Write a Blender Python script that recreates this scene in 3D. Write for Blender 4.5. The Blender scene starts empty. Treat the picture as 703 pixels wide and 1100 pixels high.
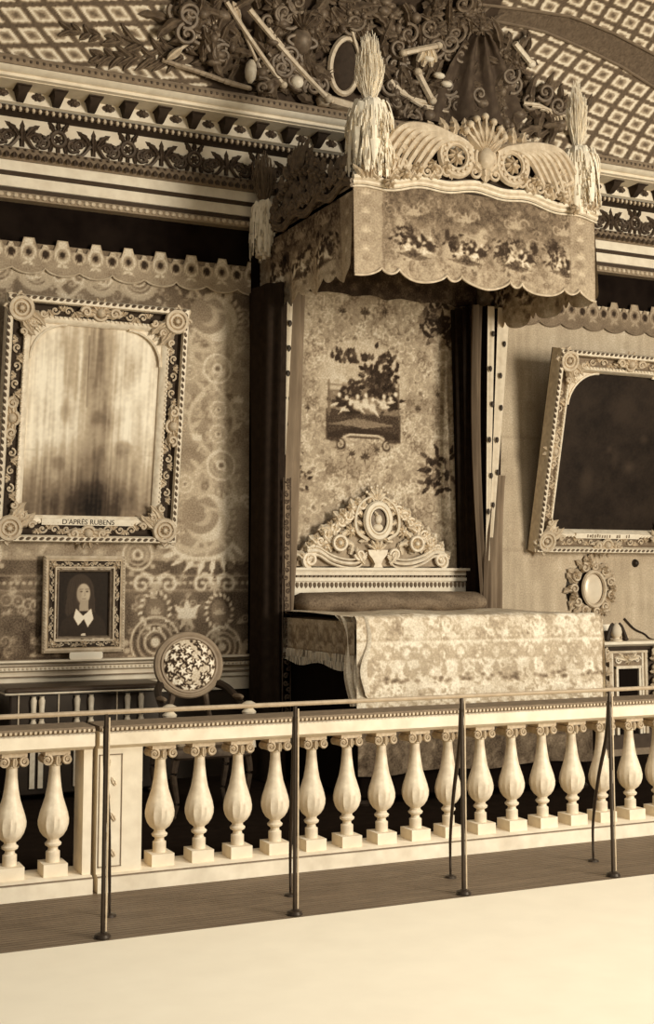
import bpy, math, random
import numpy as np
from mathutils import Vector
R = math.radians
PI = math.pi
rnd = random.Random(7)
npr = np.random.RandomState(11)
C = bpy.context.scene.collection

# ---------------------------------------------------------------- camera
TH, PT, FPX, CXP, CYP = R(25.1), math.atan(142 / 1380), 1380.0, 351.5, 479.0
CAM = Vector((0, -10, 1.6))
cf = Vector((math.sin(TH) * math.cos(PT), math.cos(TH) * math.cos(PT), math.sin(PT)))
cr = Vector((math.cos(TH), -math.sin(TH), 0))
cu = Vector((-math.sin(TH) * math.sin(PT), -math.cos(TH) * math.sin(PT), math.cos(PT)))
cam = bpy.data.cameras.new('camera')
co = bpy.data.objects.new('camera', cam); C.objects.link(co)
co.location = CAM; co.rotation_euler = (PI / 2 + PT, 0, -TH)
cam.sensor_fit = 'VERTICAL'; cam.sensor_height = 36; cam.lens = FPX / 1100 * 36
cam.shift_y = -(550 - CYP) / 1100; cam.clip_end = 200
bpy.context.scene.camera = co
def ray(px, py): return cf + cr * ((px - CXP) / FPX) - cu * ((py - CYP) / FPX)
def at(px, py, Y):                       # photo pixel -> point on the plane y = Y
    d = ray(px, py); return CAM + d * ((Y + 10) / d.y)

# ---------------------------------------------------------------- tone
STOPS = [(0, (18, 12, 9)), (.25, (74, 59, 45)), (.5, (140, 119, 93)), (.75, (195, 173, 140)), (1, (250, 234, 202))]
def lin(c): c /= 255.; return c / 12.92 if c <= .04045 else ((c + .055) / 1.055) ** 2.4
def ramp(nd):
    el = nd.color_ramp.elements
    for i, (p, c) in enumerate(STOPS):
        e = el[i] if i < 2 else el.new(p)
        e.position = p
    for e, (p, c) in zip(sorted(el, key=lambda q: q.position), STOPS): e.color = (lin(c[0]), lin(c[1]), lin(c[2]), 1)
MC = {}
def mat(name, tone, rough=.75, noise=.05, scale=14, metal=0, attr=False, stretch=(1, 1, 1), spec=.25, bump=0, fine=0):
    if name in MC: return MC[name]
    m = bpy.data.materials.new(name); m.use_nodes = True
    nt = m.node_tree; N = nt.nodes; L = nt.links
    b = N['Principled BSDF']; b.inputs['Roughness'].default_value = rough; b.inputs['Metallic'].default_value = metal
    b.inputs['Specular IOR Level'].default_value = spec; b.inputs['Specular Tint'].default_value = (1, .82, .6, 1)
    tc = N.new('ShaderNodeTexCoord'); mp = N.new('ShaderNodeMapping'); mp.inputs['Scale'].default_value = stretch
    L.new(tc.outputs['Object'], mp.inputs[0])
    nz = N.new('ShaderNodeTexNoise'); nz.inputs['Scale'].default_value = scale; nz.inputs['Detail'].default_value = 5
    L.new(mp.outputs[0], nz.inputs[0])
    mr = N.new('ShaderNodeMapRange'); mr.inputs[1].default_value = .25; mr.inputs[2].default_value = .75
    mr.inputs[3].default_value = -noise; mr.inputs[4].default_value = noise; mr.clamp = False
    L.new(nz.outputs['Fac'], mr.inputs[0])
    ad = N.new('ShaderNodeMath'); ad.operation = 'ADD'; L.new(mr.outputs[0], ad.inputs[0])
    if attr:
        a = N.new('ShaderNodeAttribute'); a.attribute_name = 'tone'; L.new(a.outputs['Fac'], ad.inputs[1])
    else: ad.inputs[1].default_value = tone
    cr_ = N.new('ShaderNodeValToRGB'); ramp(cr_); L.new(ad.outputs[0], cr_.inputs[0]); L.new(cr_.outputs[0], b.inputs['Base Color'])
    if bump:
        bp = N.new('ShaderNodeBump'); bp.inputs['Strength'].default_value = bump; bp.inputs['Distance'].default_value = .02
        L.new(nz.outputs['Fac'], bp.inputs['Height']); L.new(bp.outputs[0], b.inputs['Normal'])
    MC[name] = m; return m

# ---------------------------------------------------------------- object plumbing
WO = {}
def base_pt(o): return WO[o.name]
def props(o, label=None, cat=None, group=None, kind=None):
    if label: o['label'] = label
    if cat: o['category'] = cat
    if group: o['group'] = group
    if kind: o['kind'] = kind
    return o
def thing(name, loc, label, cat, group=None):
    o = bpy.data.objects.new(name, None); C.objects.link(o); o.empty_display_size = .1
    o.location = loc; WO[o.name] = Vector(loc)
    return props(o, label, cat, group)
def ident(u, v, w): return (u, v, w)
def plane(o, u=(1, 0, 0), v=(0, 0, 1), w=(0, -1, 0)):
    def T(a, b, c): return (o[0] + a * u[0] + b * v[0] + c * w[0], o[1] + a * u[1] + b * v[1] + c * w[1], o[2] + a * u[2] + b * v[2] + c * w[2])
    return T
class MB:
    def __init__(s, T=None): s.v = []; s.f = []; s.t = []; s.T = T or ident; s.tone = 0
    def add(s, vs, fs, tones=None):
        n = len(s.v); T = s.T
        s.v += [T(*p) for p in vs]; s.f += [tuple(i + n for i in f) for f in fs]
        s.t += list(tones) if tones is not None else [s.tone] * len(vs)
    def box(s, x0, x1, y0, y1, z0, z1):
        s.add([(x0, y0, z0), (x1, y0, z0), (x1, y1, z0), (x0, y1, z0), (x0, y0, z1), (x1, y0, z1), (x1, y1, z1), (x0, y1, z1)],
              [(0, 3, 2, 1), (4, 5, 6, 7), (0, 1, 5, 4), (1, 2, 6, 5), (2, 3, 7, 6), (3, 0, 4, 7)])
    def ell(s, c, r, nu=8, nv=5):
        if not isinstance(r, tuple): r = (r, r, r)
        vs = [(c[0], c[1], c[2] + r[2])]; fs = []
        for j in range(1, nv):
            a = PI * j / nv
            for i in range(nu):
                b = 2 * PI * i / nu
                vs.append((c[0] + r[0] * math.sin(a) * math.cos(b), c[1] + r[1] * math.sin(a) * math.sin(b), c[2] + r[2] * math.cos(a)))
        vs.append((c[0], c[1], c[2] - r[2])); last = len(vs) - 1
        for i in range(nu):
            k = (i + 1) % nu
            fs.append((0, 1 + i, 1 + k)); fs.append((last, last - nu + k, last - nu + i))
            for j in range(nv - 2): fs.append((1 + j * nu + i, 1 + (j + 1) * nu + i, 1 + (j + 1) * nu + k, 1 + j * nu + k))
        s.add(vs, fs)
    def tube(s, pts, r, n=6, ref=(0, 0, 1)):
        pts = [Vector(p) for p in pts]; m = len(pts)
        rf = r if callable(r) else (lambda q: r)
        vs = []; fs = []; ref = Vector(ref)
        for i, p in enumerate(pts):
            t = (pts[min(i + 1, m - 1)] - pts[max(i - 1, 0)])
            if t.length < 1e-9: t = Vector((1, 0, 0))
            t.normalize()
            a = t.cross(ref)
            if a.length < .05: a = t.cross(Vector((1, .3, 0)))
            a.normalize(); b = t.cross(a)
            rr = rf(i / (m - 1))
            for k in range(n):
                th = 2 * PI * k / n; vs.append(tuple(p + a * rr * math.cos(th) + b * rr * math.sin(th)))
        for i in range(m - 1):
            for k in range(n):
                k2 = (k + 1) % n; fs.append((i * n + k, i * n + k2, (i + 1) * n + k2, (i + 1) * n + k))
        fs.append(tuple(range(n))); fs.append(tuple((m - 1) * n + k for k in reversed(range(n))))
        s.add(vs, fs)
    def leaf(s, p, ang, L, W, lobes=3, h=.02, bend=0., n=None):
        n = n or (lobes * 3 + 2); x, y = p[0], p[1]; w0 = p[2] if len(p) > 2 else 0
        vs = []; fs = []; a = ang
        for i in range(n + 1):
            q = i / n
            env = math.sin(PI * min(1, q * .86 + .14)) ** .7 if q < 1 else 0
            lob = 1 - .42 * ((q * lobes) % 1.0) if lobes > 1 else 1
            hw = W * .5 * env * lob
            cx, cy = -math.sin(a), math.cos(a)
            hh = h * (math.sin(PI * min(1, q + .12)) + .25)
            for k, (e, z) in enumerate(((-1, 0), (-.5, .8), (0, .45), (.5, .8), (1, 0))):
                vs.append((x + cx * hw * e, y + cy * hw * e, w0 + hh * z))
            x += math.cos(a) * L / n; y += math.sin(a) * L / n; a += bend / n
        for i in range(n):
            for k in range(4): fs.append((i * 5 + k, (i + 1) * 5 + k, (i + 1) * 5 + k + 1, i * 5 + k + 1))
        s.add(vs, fs)
    def scroll(s, c, Rr, turns=1.5, a0=0., sg=1, r=.012, w=.015, ball=True, n=6):
        pts = []; m = int(16 * turns)
        for i in range(m + 1):
            q = i / m; rr = Rr * (1 - .82 * q); a = a0 + sg * 2 * PI * turns * q
            pts.append((c[0] + rr * math.cos(a), c[1] + rr * math.sin(a), w))
        s.tube(pts, lambda q: r * (1 - .4 * q), n)
        if ball: s.ell((c[0], c[1], w), (Rr * .26, Rr * .26, Rr * .2))
    def rosette(s, c, Rr, n=8, h=.02, w=0):
        for k in range(n): s.leaf((c[0], c[1], w), 2 * PI * k / n, Rr, Rr * 4.2 / n, 1, h, n=4)
        s.ell((c[0], c[1], w + h * .6), (Rr * .3, Rr * .3, h * .9))
    def ring(s, c, ru, rv, r, w=.01, n=28, k=6): s.tube([(c[0] + ru * math.cos(2 * PI * i / n), c[1] + rv * math.sin(2 * PI * i / n), w) for i in range(n + 1)], r, k)
    def lathe(s, prof, c=(0, 0, 0), n=16, mod=None):
        vs = []; fs = []
        for j, (r, z) in enumerate(prof):
            for k in range(n):
                a = 2 * PI * k / n; rr = r * (mod(z, a) if mod else 1)
                vs.append((c[0] + rr * math.cos(a), c[1] + rr * math.sin(a), c[2] + z))
        m = len(prof)
        for j in range(m - 1):
            for k in range(n):
                k2 = (k + 1) % n; fs.append((j * n + k, j * n + k2, (j + 1) * n + k2, (j + 1) * n + k))
        fs.append(tuple(reversed(range(n)))); fs.append(tuple((m - 1) * n + k for k in range(n)))
        s.add(vs, fs)
    def extr(s, prof, x0, x1):           # closed (y,z) profile extruded along x
        n = len(prof)
        s.add([(x0, y, z) for y, z in prof] + [(x1, y, z) for y, z in prof],
              [(i, i + n, (i + 1) % n + n, (i + 1) % n) for i in range(n)] + [tuple(range(n)), tuple(reversed(range(n, 2 * n)))])
    def poly(s, pts, w0, w1):            # flat polygon (u,v) thickened w0..w1
        n = len(pts)
        s.add([(x, y, w0) for x, y in pts] + [(x, y, w1) for x, y in pts],
              [(i, (i + 1) % n, (i + 1) % n + n, i + n) for i in range(n)] + [tuple(reversed(range(n))), tuple(range(n, 2 * n))])
    def grid(s, f, nu, nv, tone=None):
        vs = []; tn = []
        for j in range(nv + 1):
            for i in range(nu + 1):
                vs.append(f(i / nu, j / nv)); tn.append(tone(i / nu, j / nv) if tone else s.tone)
        fs = [(j * (nu + 1) + i, j * (nu + 1) + i + 1, (j + 1) * (nu + 1) + i + 1, (j + 1) * (nu + 1) + i) for j in range(nv) for i in range(nu)]
        s.add(vs, fs, tn)
    def build(s, name, m, parent=None, label=None, cat=None, group=None, kind=None, origin=None, sharp=38, link=True):
        A = np.array(s.v, dtype=float)
        if origin is None:
            lo, hi = A.min(0), A.max(0); origin = Vector(((lo[0] + hi[0]) / 2, (lo[1] + hi[1]) / 2, lo[2]))
        origin = Vector(origin)
        me = bpy.data.meshes.new(name)
        me.from_pydata([tuple(p) for p in (A - np.array(origin))], [], s.f)
        me.polygons.foreach_set('use_smooth', [True] * len(me.polygons))
        me.set_sharp_from_angle(angle=R(sharp))
        if any(s.t):
            a = me.attributes.new('tone', 'FLOAT', 'POINT'); a.data.foreach_set('value', np.array(s.t, dtype=np.float32))
        me.materials.append(m); me.validate(); me.update()
        o = bpy.data.objects.new(name, me); C.objects.link(o)
        WO[o.name] = origin
        o.location = origin - (WO[parent.name] if parent else Vector((0, 0, 0)))
        if parent: o.parent = parent
        return props(o, label, cat, group, kind)

# ---------------------------------------------------------------- pattern canvas (value field woven / painted on a surface)
class Cv:
    def __init__(s, x0, x1, z0, z1, res, base):
        s.x0, s.z0, s.res = x0, z0, res
        s.nx = int(round((x1 - x0) / res)) + 1; s.nz = int(round((z1 - z0) / res)) + 1
        s.x1, s.z1 = x1, z1
        s.X, s.Z = np.meshgrid(np.linspace(x0, x1, s.nx), np.linspace(z0, z1, s.nz))
        s.a = np.full(s.X.shape, float(base))
    def _win(s, xa, xb, za, zb):
        i0 = max(0, int((xa - s.x0) / s.res) - 1); i1 = min(s.nx, int((xb - s.x0) / s.res) + 3)
        j0 = max(0, int((za - s.z0) / s.res) - 1); j1 = min(s.nz, int((zb - s.z0) / s.res) + 3)
        return (slice(j0, j1), slice(i0, i1)) if i1 > i0 and j1 > j0 else None
    def _mix(s, w, cov, val, k=1.):
        cov = np.clip(cov, 0, 1) * k; s.a[w] = s.a[w] * (1 - cov) + val * cov
    def stroke(s, pts, wd, val, k=1.):
        pts = np.array(pts, float)
        ws = wd if hasattr(wd, '__len__') else [wd] * len(pts); m = max(ws)
        w = s._win(pts[:, 0].min() - m, pts[:, 0].max() + m, pts[:, 1].min() - m, pts[:, 1].max() + m)
        if w is None: return
        X, Z = s.X[w], s.Z[w]; D = np.full(X.shape, -9.)
        for i in range(len(pts) - 1):
            p, q = pts[i], pts[i + 1]; d = q - p; l2 = d @ d + 1e-12
            t = np.clip(((X - p[0]) * d[0] + (Z - p[1]) * d[1]) / l2, 0, 1)
            D = np.maximum(D, (ws[i] * (1 - t) + ws[i + 1] * t) * .5 - np.hypot(X - p[0] - t * d[0], Z - p[1] - t * d[1]))
        s._mix(w, D / s.res + .5, val, k)
    def disc(s, c, ru, rv, val, k=1., soft=1.):
        w = s._win(c[0] - ru * 1.3, c[0] + ru * 1.3, c[1] - rv * 1.3, c[1] + rv * 1.3)
        if w is None: return
        d = 1 - np.hypot((s.X[w] - c[0]) / ru, (s.Z[w] - c[1]) / rv)
        s._mix(w, d * min(ru, rv) / (s.res * soft) + .5, val, k)
    def ring(s, c, ru, rv, wd, val, k=1.):
        w = s._win(c[0] - ru - wd, c[0] + ru + wd, c[1] - rv - wd, c[1] + rv + wd)
        if w is None: return
        d = np.abs(np.hypot((s.X[w] - c[0]) / ru, (s.Z[w] - c[1]) / rv) - 1) * min(ru, rv)
        s._mix(w, (wd * .5 - d) / s.res + .5, val, k)
    def poly(s, pts, val, k=1.):
        P = np.array(pts, float); w = s._win(P[:, 0].min(), P[:, 0].max(), P[:, 1].min(), P[:, 1].max())
        if w is None: return
        X, Z = s.X[w], s.Z[w]; ins = np.zeros(X.shape, bool)
        for i in range(len(P)):
            (xa, za), (xb, zb) = P[i - 1], P[i]
            c = ((za > Z) != (zb > Z))
            ins ^= c & (X < (xb - xa) * (Z - za) / ((zb - za) or 1e-12) + xa)
        s._mix(w, ins.astype(float), val, k)
    def spiral(s, c, r, turns, a0, sg, wd, val, k=1.):
        m = int(14 * turns)
        s.stroke([(c[0] + r * (1 - .85 * i / m) * math.cos(a0 + sg * 2 * PI * turns * i / m), c[1] + r * (1 - .85 * i / m) * math.sin(a0 + sg * 2 * PI * turns * i / m)) for i in range(m + 1)],
                 [wd * (1 - .5 * i / m) for i in range(m + 1)], val, k)
    def leaf(s, p, ang, L, W, val, k=1.):
        c, n = math.cos(ang), math.sin(ang); q = [0, .2, .45, .7, 1]; e = [.15, .8, 1, .6, 0]
        up = [(p[0] + c * L * a - n * W * .5 * b, p[1] + n * L * a + c * W * .5 * b) for a, b in zip(q, e)]
        dn = [(p[0] + c * L * a + n * W * .5 * b, p[1] + n * L * a - c * W * .5 * b) for a, b in zip(q, e)]
        s.poly(up + dn[::-1], val, k)
    def palm(s, p, ang, r, val, n=7, k=1.):
        for i in range(n):
            a = ang + (i / (n - 1) - .5) * 2.6; s.leaf(p, a, r * (1 - .3 * abs(i / (n - 1) - .5)), r * .3, val, k)
    def noise(s, size, amp, sx=1, sz=1):
        nx = max(2, int((s.x1 - s.x0) / (size * sx)) + 2); nz = max(2, int((s.z1 - s.z0) / (size * sz)) + 2)
        g = npr.rand(nz, nx) * 2 - 1
        fx = np.linspace(0, nx - 1.001, s.nx); fz = np.linspace(0, nz - 1.001, s.nz)
        ix, iz = fx.astype(int), fz.astype(int); tx, tz = fx - ix, (fz - iz)[:, None]
        a = g[np.ix_(iz, ix)] * (1 - tx) + g[np.ix_(iz, ix + 1)] * tx; b = g[np.ix_(iz + 1, ix)] * (1 - tx) + g[np.ix_(iz + 1, ix + 1)] * tx
        s.a += amp * (a * (1 - tz) + b * tz)
    def scatter(s, n, rmin, rmax, val, dv=.08, k=.8, box=None):
        b = box or (s.x0, s.x1, s.z0, s.z1)
        for _ in range(n):
            c = (rnd.uniform(b[0], b[1]), rnd.uniform(b[2], b[3])); r = rnd.uniform(rmin, rmax); v = val + rnd.uniform(-dv, dv); t = rnd.random()
            if t < .4: s.spiral(c, r, 1.3, rnd.uniform(0, 6.3), rnd.choice((-1, 1)), r * .28, v, k)
            elif t < .7: s.palm(c, rnd.uniform(0, 6.3), r, v, 5, k)
            elif t < .85: s.ring(c, r * .7, r * .7, r * .3, v, k); s.disc(c, r * .25, r * .25, v, k)
            else:
                for q in range(5): s.disc((c[0] + r * .55 * math.cos(q * 1.257), c[1] + r * .55 * math.sin(q * 1.257)), r * .32, r * .32, v, k)
    def arabesque(s, n, rmin, rmax, val, wd, k=.85, box=None, leaf=True):
        b = box or (s.x0, s.x1, s.z0, s.z1)
        for _ in range(n):
            c = (rnd.uniform(b[0], b[1]), rnd.uniform(b[2], b[3])); r = rnd.uniform(rmin, rmax); a0 = rnd.uniform(0, 6.3); sg = rnd.choice((-1, 1))
            s.spiral(c, r, 1.35, a0, sg, wd, val, k)
            if leaf:
                for q in range(4):
                    a = a0 + sg * q * .8; p = (c[0] + r * math.cos(a), c[1] + r * math.sin(a)); s.leaf(p, a + sg * .7, r * .5, r * .26, val, k)
    def at(s, x, z):
        fx = min(max((x - s.x0) / s.res, 0), s.nx - 1.001); fz = min(max((z - s.z0) / s.res, 0), s.nz - 1.001)
        i, j = int(fx), int(fz); tx, tz = fx - i, fz - j; a = s.a
        return float((a[j, i] * (1 - tx) + a[j, i + 1] * tx) * (1 - tz) + (a[j + 1, i] * (1 - tx) + a[j + 1, i + 1] * tx) * tz)
def flat_cloth(mb, cv, T, step, ztop=None, zbot=None, wave=None):
    """sheet in canvas coordinates mapped by T(x,z,w); ztop/zbot(x) give shaped edges"""
    nx = max(2, int((cv.x1 - cv.x0) / step)); nz = max(2, int((cv.z1 - cv.z0) / step))
    zt = ztop or (lambda x: cv.z1); zb = zbot or (lambda x: cv.z0)
    def f(a, b):
        x = cv.x0 + (cv.x1 - cv.x0) * a; z0 = zb(x); z = z0 + (zt(x) - z0) * b
        return T(x, z, wave(x, z) if wave else 0)
    def t(a, b):
        x = cv.x0 + (cv.x1 - cv.x0) * a; z0 = zb(x); return min(1, max(.001, cv.at(x, z0 + (zt(x) - z0) * b)))
    mb.grid(f, nx, nz, t)

# ---------------------------------------------------------------- materials
M_pale = mat('pale_painted_stucco', .86, .7, .05, 9)
M_cream = mat('cream_marble', .90, .6, .05, 12)
M_gilt = mat('pale_gilt', .74, .5, .10, 22, 0, spec=.5)
M_giltl = mat('bright_gilt', .86, .45, .08, 22, 0, spec=.5)
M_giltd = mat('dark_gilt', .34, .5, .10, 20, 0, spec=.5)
M_bronze = mat('dark_bronze_ornament', .24, .55, .08, 20, spec=.4)
M_hollow = mat('shaded_hollow_wood', .14, .8, .05, 20)  # shade put into the colour for frame hollows; plain dark wood elsewhere
M_dark = mat('dark_wood', .07, .5, .03, 10, spec=.3)
M_band = mat('moulding_brown', .45, .7, .06, 25)
M_velvet = mat('dark_velvet', .08, .95, .03, 16, spec=.05)
M_mid = mat('mid_silk', .38, .85, .07, 18, spec=.1)
M_lining = mat('pale_lining', .82, .8, .04, 18)
M_pat = mat('woven_pattern', 0, .9, .10, 75, attr=True, spec=.08)
M_paint = mat('painted_canvas', 0, .6, .02, 40, attr=True, spec=.15)
M_stucco = mat('painted_cove', 0, .8, .03, 30, attr=True, spec=.1)
M_feather = mat('cream_feather', .97, .9, .03, 30, spec=.05)
M_featherd = mat('grey_feather', .96, .9, .06, 30, spec=.05)
M_iron = mat('dark_iron', .08, .4, .03, 30, spec=.4)
M_steel = mat('worn_steel', .60, .35, .05, 30, spec=.5)
M_floor = mat('parquet_wax', .40, .5, .06, 3, stretch=(1, 6, 1), spec=.2)
M_paleflo = mat('pale_floor_cloth', .98, .95, .015, 5, spec=.02)
M_carpet = mat('shade_dark_carpet', .05, .95, .02, 12, spec=.02)
M_black = mat('black_void', .01, .95, .005, 10, spec=.05)
M_plaque = mat('white_plaque', .97, .6, .02, 12)
M_letter = mat('black_lettering', .06, .7, .02, 12)

# ================================================================= SETTING
XL, XR = 0.6, 10.2
m = MB(); m.box(-4, 12, -12, .3, -.1, 0); m.build('floor', M_floor, kind='structure')
m = MB(); m.box(-4, 12, -12, -4.27, 0, .006); m.build('floor.001', M_paleflo, kind='structure')
m = MB(); m.box(XL, XR, 0, .2, 0, 5.5); m.build('wall_back', mat('wall_dark_panel', .02, .95, .02, 6, spec=.03), kind='structure')
# parquet joints lie in the floor as thin dark inlays
m = MB()
for k in range(28): m.box(XL, XR, -4.25 + k * .035 - .001, -4.25 + k * .035 + .001, 0, .0012)
m.build('trim_9', mat('parquet_joint', .30, .8), kind='structure')

# architrave
m = MB()
m.extr([(0, 4.548), (-.10, 4.548), (-.115, 4.575), (-.10, 4.605), (0, 4.605)], XL, XR)
tr = m.build('trim_1', mat('architrave_foot', .55, .7, .05, 25), kind='structure')
m = MB(); x = XL
while x < XR: m.ell((x, -.115, 4.576), (.022, .012, .02), 6, 4); x += .056
m.build('bead_row', M_gilt, tr)
m = MB()
m.extr([(0, 4.605), (-.05, 4.605), (-.05, 4.64), (-.09, 4.65), (-.09, 4.735), (-.06, 4.74), (-.06, 4.758), (-.115, 4.768), (-.115, 4.85), (0, 4.85)], XL, XR)
m.build('fascia', M_cream, tr)
m = MB(); m.extr([(-.05, 4.606), (-.092, 4.606), (-.092, 4.642), (-.05, 4.642)], XL, XR); m.extr([(-.06, 4.736), (-.098, 4.736), (-.118, 4.764), (-.06, 4.764)], XL, XR)
m.build('dark_reveal', mat('reveal_brown', .22, .8), tr)
m = MB(); m.extr([(0, 4.85), (-.12, 4.852), (-.16, 4.90), (-.13, 4.955), (0, 4.965)], XL, XR)
m.build('crown_moulding', mat('crown_brown', .46, .7, .06, 25), tr)
m = MB(); x = XL
while x < XR:
    m.leaf((x, 4.86, .158), PI / 2, .05, .05, 1, .02, n=4); m.ell((x + .03, 4.935, .155), (.012, .012, .012), 6, 4); x += .06
m.T = ident
mm = MB(plane((0, 0, 0)))
mm.v = [(a, -c, b) for a, b, c in m.v]; mm.f = m.f; mm.t = m.t
mm.build('leaf_row', M_bronze, tr)
# frieze
m = MB(); m.box(XL, XR, -.06, 0, 4.965, 5.26); fr = m.build('trim_2', M_pale, kind='structure')
m = MB(plane((0, -.06, 0)))
P = .573
k = -3
while 2.281 + k * P < XR - .3:
    cx = 2.281 + k * P; cz = 5.085
    for q in (-1, 0, 1): m.leaf((cx + q * .03, cz + .055, 0), PI / 2 - q * .5, .115, .055, 3, .03)
    m.ring((cx, cz), .055, .06, .018, .012, 18); m.rosette((cx, cz), .04, 6, .02)
    m.leaf((cx - .05, cz - .05, 0), -PI / 2 - .3, .08, .04, 1, .02, n=4); m.leaf((cx + .05, cz - .05, 0), -PI / 2 + .3, .08, .04, 1, .02, n=4); m.leaf((cx, cz - .05, 0), -PI / 2, .09, .04, 1, .02, n=4)
    for sg in (-1, 1):
        m.scroll((cx + sg * .125, cz - .05), .055, 1.4, PI / 2, sg, .016, .012)
        m.tube([(cx + sg * (.07 + .1 * q), cz + .02 - .05 * math.sin(PI * q), .012) for q in [i / 6 for i in range(7)]], .014, 5)
    bx = cx + P / 2                                      # winged beast between two shields
    m.leaf((bx, cz - .10, 0), PI / 2, .22, .07, 4, .03)
    for sg in (-1, 1):
        m.leaf((bx + sg * .03, cz - .02, 0), PI / 2 - sg * .45, .16, .07, 4, .035, bend=-sg * .7)
        m.leaf((bx + sg * .06, cz - .02, 0), PI / 2 - sg * .8, .13, .06, 3, .03, bend=-sg * 1.2)
        m.tube([(bx + sg * (.03 + .10 * q), cz - .02 - .09 * math.sin(PI * .6 * q), .014) for q in [i / 6 for i in range(7)]], lambda q: .02 * (1 - .5 * q), 5)
        m.scroll((bx + sg * .115, cz - .03), .05, 1.2, -PI / 2, sg, .014, .012)
    k += 1
m.build('frieze_ornament', M_bronze, fr)
# cornice
m = MB()
m.extr([(0, 5.262), (-.10, 5.262), (-.13, 5.285), (-.20, 5.29), (-.20, 5.385), (-.42, 5.385), (-.42, 5.39), (-.46, 5.395), (-.46, 5.42), (-.50, 5.425), (-.53, 5.455), (0, 5.455)], XL, XR)
cn = m.build('trim_3', M_cream, kind='structure')
m = MB(); m.extr([(-.06, 5.218), (-.12, 5.222), (-.17, 5.25), (-.17, 5.275), (-.05, 5.28)], XL, XR); m.build('dark_moulding', M_hollow, cn)  # plain dark moulding behind the egg row
m = MB(plane((0, -.16, 0))); x = XL
while x < XR: m.ell((x, 5.252, .01), (.017, .024, .02), 6, 4); x += .052
m.build('egg_row', M_gilt, cn)
m = MB(); m.extr([(-.45, 5.455), (-.53, 5.46), (-.55, 5.49), (-.53, 5.525), (-.50, 5.53), (-.49, 5.55), (-.4, 5.555)], XL, XR); m.build('dotted_moulding', mat('top_brown', .50, .7, .06, 25), cn)
m = MB(plane((0, -.545, 0))); x = XL
while x < XR: m.ell((x, 5.492, 0), (.014, .014, .012), 6, 4); x += .05
m.build('dot_row', M_bronze, cn)
first = None; k = -5
while 2.225 + k * .283 < XR:
    cx = 2.225 + k * .283
    if first is None:
        m = MB()
        m.add([(-.026, -.2, 5.292), (.026, -.2, 5.292), (.026, -.24, 5.292), (-.026, -.24, 5.292), (-.052, -.2, 5.385), (.052, -.2, 5.385), (.052, -.36, 5.385), (-.052, -.36, 5.385), (-.036, -.32, 5.345), (.036, -.32, 5.345)],
              [(0, 3, 2, 1), (3, 8, 9, 2), (8, 7, 6, 9), (0, 4, 7, 8, 3), (1, 2, 9, 6, 5), (4, 5, 6, 7), (0, 1, 5, 4)])
        m.box(-.058, .058, -.37, -.2, 5.374, 5.384)
        first = m.build('modillion', M_hollow, cn, origin=(0, -.3, 5.34)); first.location.x = cx - WO[cn.name].x
        m = MB(plane((0.1415, -.2, 5.352))); m.ell((0, 0, 0), (.058, .030, .012), 10, 5); m.rosette((0, 0), .04, 6, .012, .01)
        ros = m.build('coffer_rosette', M_bronze, cn, origin=(0, -.2, 5.35)); ros.location.x = cx - WO[cn.name].x
    else:
        for src in (first, ros):
            c = src.copy(); C.objects.link(c); c.location.x = cx - WO[cn.name].x
    k += 1

# cove (painted ceiling)
CA, CB, CY0, CZ0, SMAX = 1.75, 1.55, -.47, 5.545, 1.9
_ts = [i / 400 * PI / 2 for i in range(401)]
_arc = [0.0]
for i in range(400):
    t = (_ts[i] + _ts[i + 1]) / 2; _arc.append(_arc[-1] + math.hypot(CA * math.sin(t), CB * math.cos(t)) * (PI / 800))
def cove(X, s, w=0):
    s = max(0, s); i = min(399, int(np.searchsorted(_arc, s)) - 1) if s > 0 else 0; i = max(i, 0)
    t = _ts[i] + (s - _arc[i]) / (_arc[i + 1] - _arc[i]) * (PI / 800)
    y = CY0 - CA * (1 - math.cos(t)); z = CZ0 + CB * math.sin(t)
    ny, nz = -math.cos(t) / CA, -math.sin(t) / CB; l = math.hypot(ny, nz)
    return (X, y + w * ny / l, z + w * nz / l)
def at_cove(px, py):
    d = ray(px, py); best = None
    def g(k):
        p = CAM + d * k; q = (p.y - (CY0 - CA)) / CA
        return p, (q * q + ((p.z - CZ0) / CB) ** 2 - 1 if q > 0 else -1)
    k = 7.; prev = g(k)[1]
    while k < 16:
        k += .02; p, v = g(k)
        if v > 0 and prev <= 0 and p.z > CZ0 - .2 or (p.z < CZ0 and p.y > CY0): break
        prev = v
    t = math.atan2((p.z - CZ0) / CB, (p.y - (CY0 - CA)) / CA); t = max(0, t)
    return p.x, float(np.interp(t, _ts, _arc))
def cell_axes(px, py, a, b):
    x0, s0 = at_cove(px, py); J = []
    for d in ((1, 0), (0, 1)):
        xa, sa = at_cove(px + 8 * d[0], py + 8 * d[1]); xb, sb = at_cove(px - 8 * d[0], py - 8 * d[1]); J.append(((xa - xb) / 16, (sa - sb) / 16))
    J = np.array(J).T
    return np.array([x0, s0]), np.linalg.inv(np.array([J @ np.array(a), J @ np.array(b)]).T)
cv = Cv(1.2, 9.6, 0, SMAX, .01, .22)
cv.noise(.12, .06); cv.noise(.03, .06)
def lattice(ref, a, b, mask):
    o, Mi = cell_axes(ref[0], ref[1], a, b)
    U = Mi[0, 0] * (cv.X - o[0]) + Mi[0, 1] * (cv.Z - o[1]); V = Mi[1, 0] * (cv.X - o[0]) + Mi[1, 1] * (cv.Z - o[1])
    d = np.maximum(np.abs(U - np.round(U)), np.abs(V - np.round(V)))
    val = np.where(d < .11, .36, np.where(d < .21, .58, np.where(d < .37, .88, .33)))
    cv.a = np.where(mask, val + npr.randn(*val.shape) * .03, cv.a)
XM = at_cove(212, 50)[0]
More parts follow.
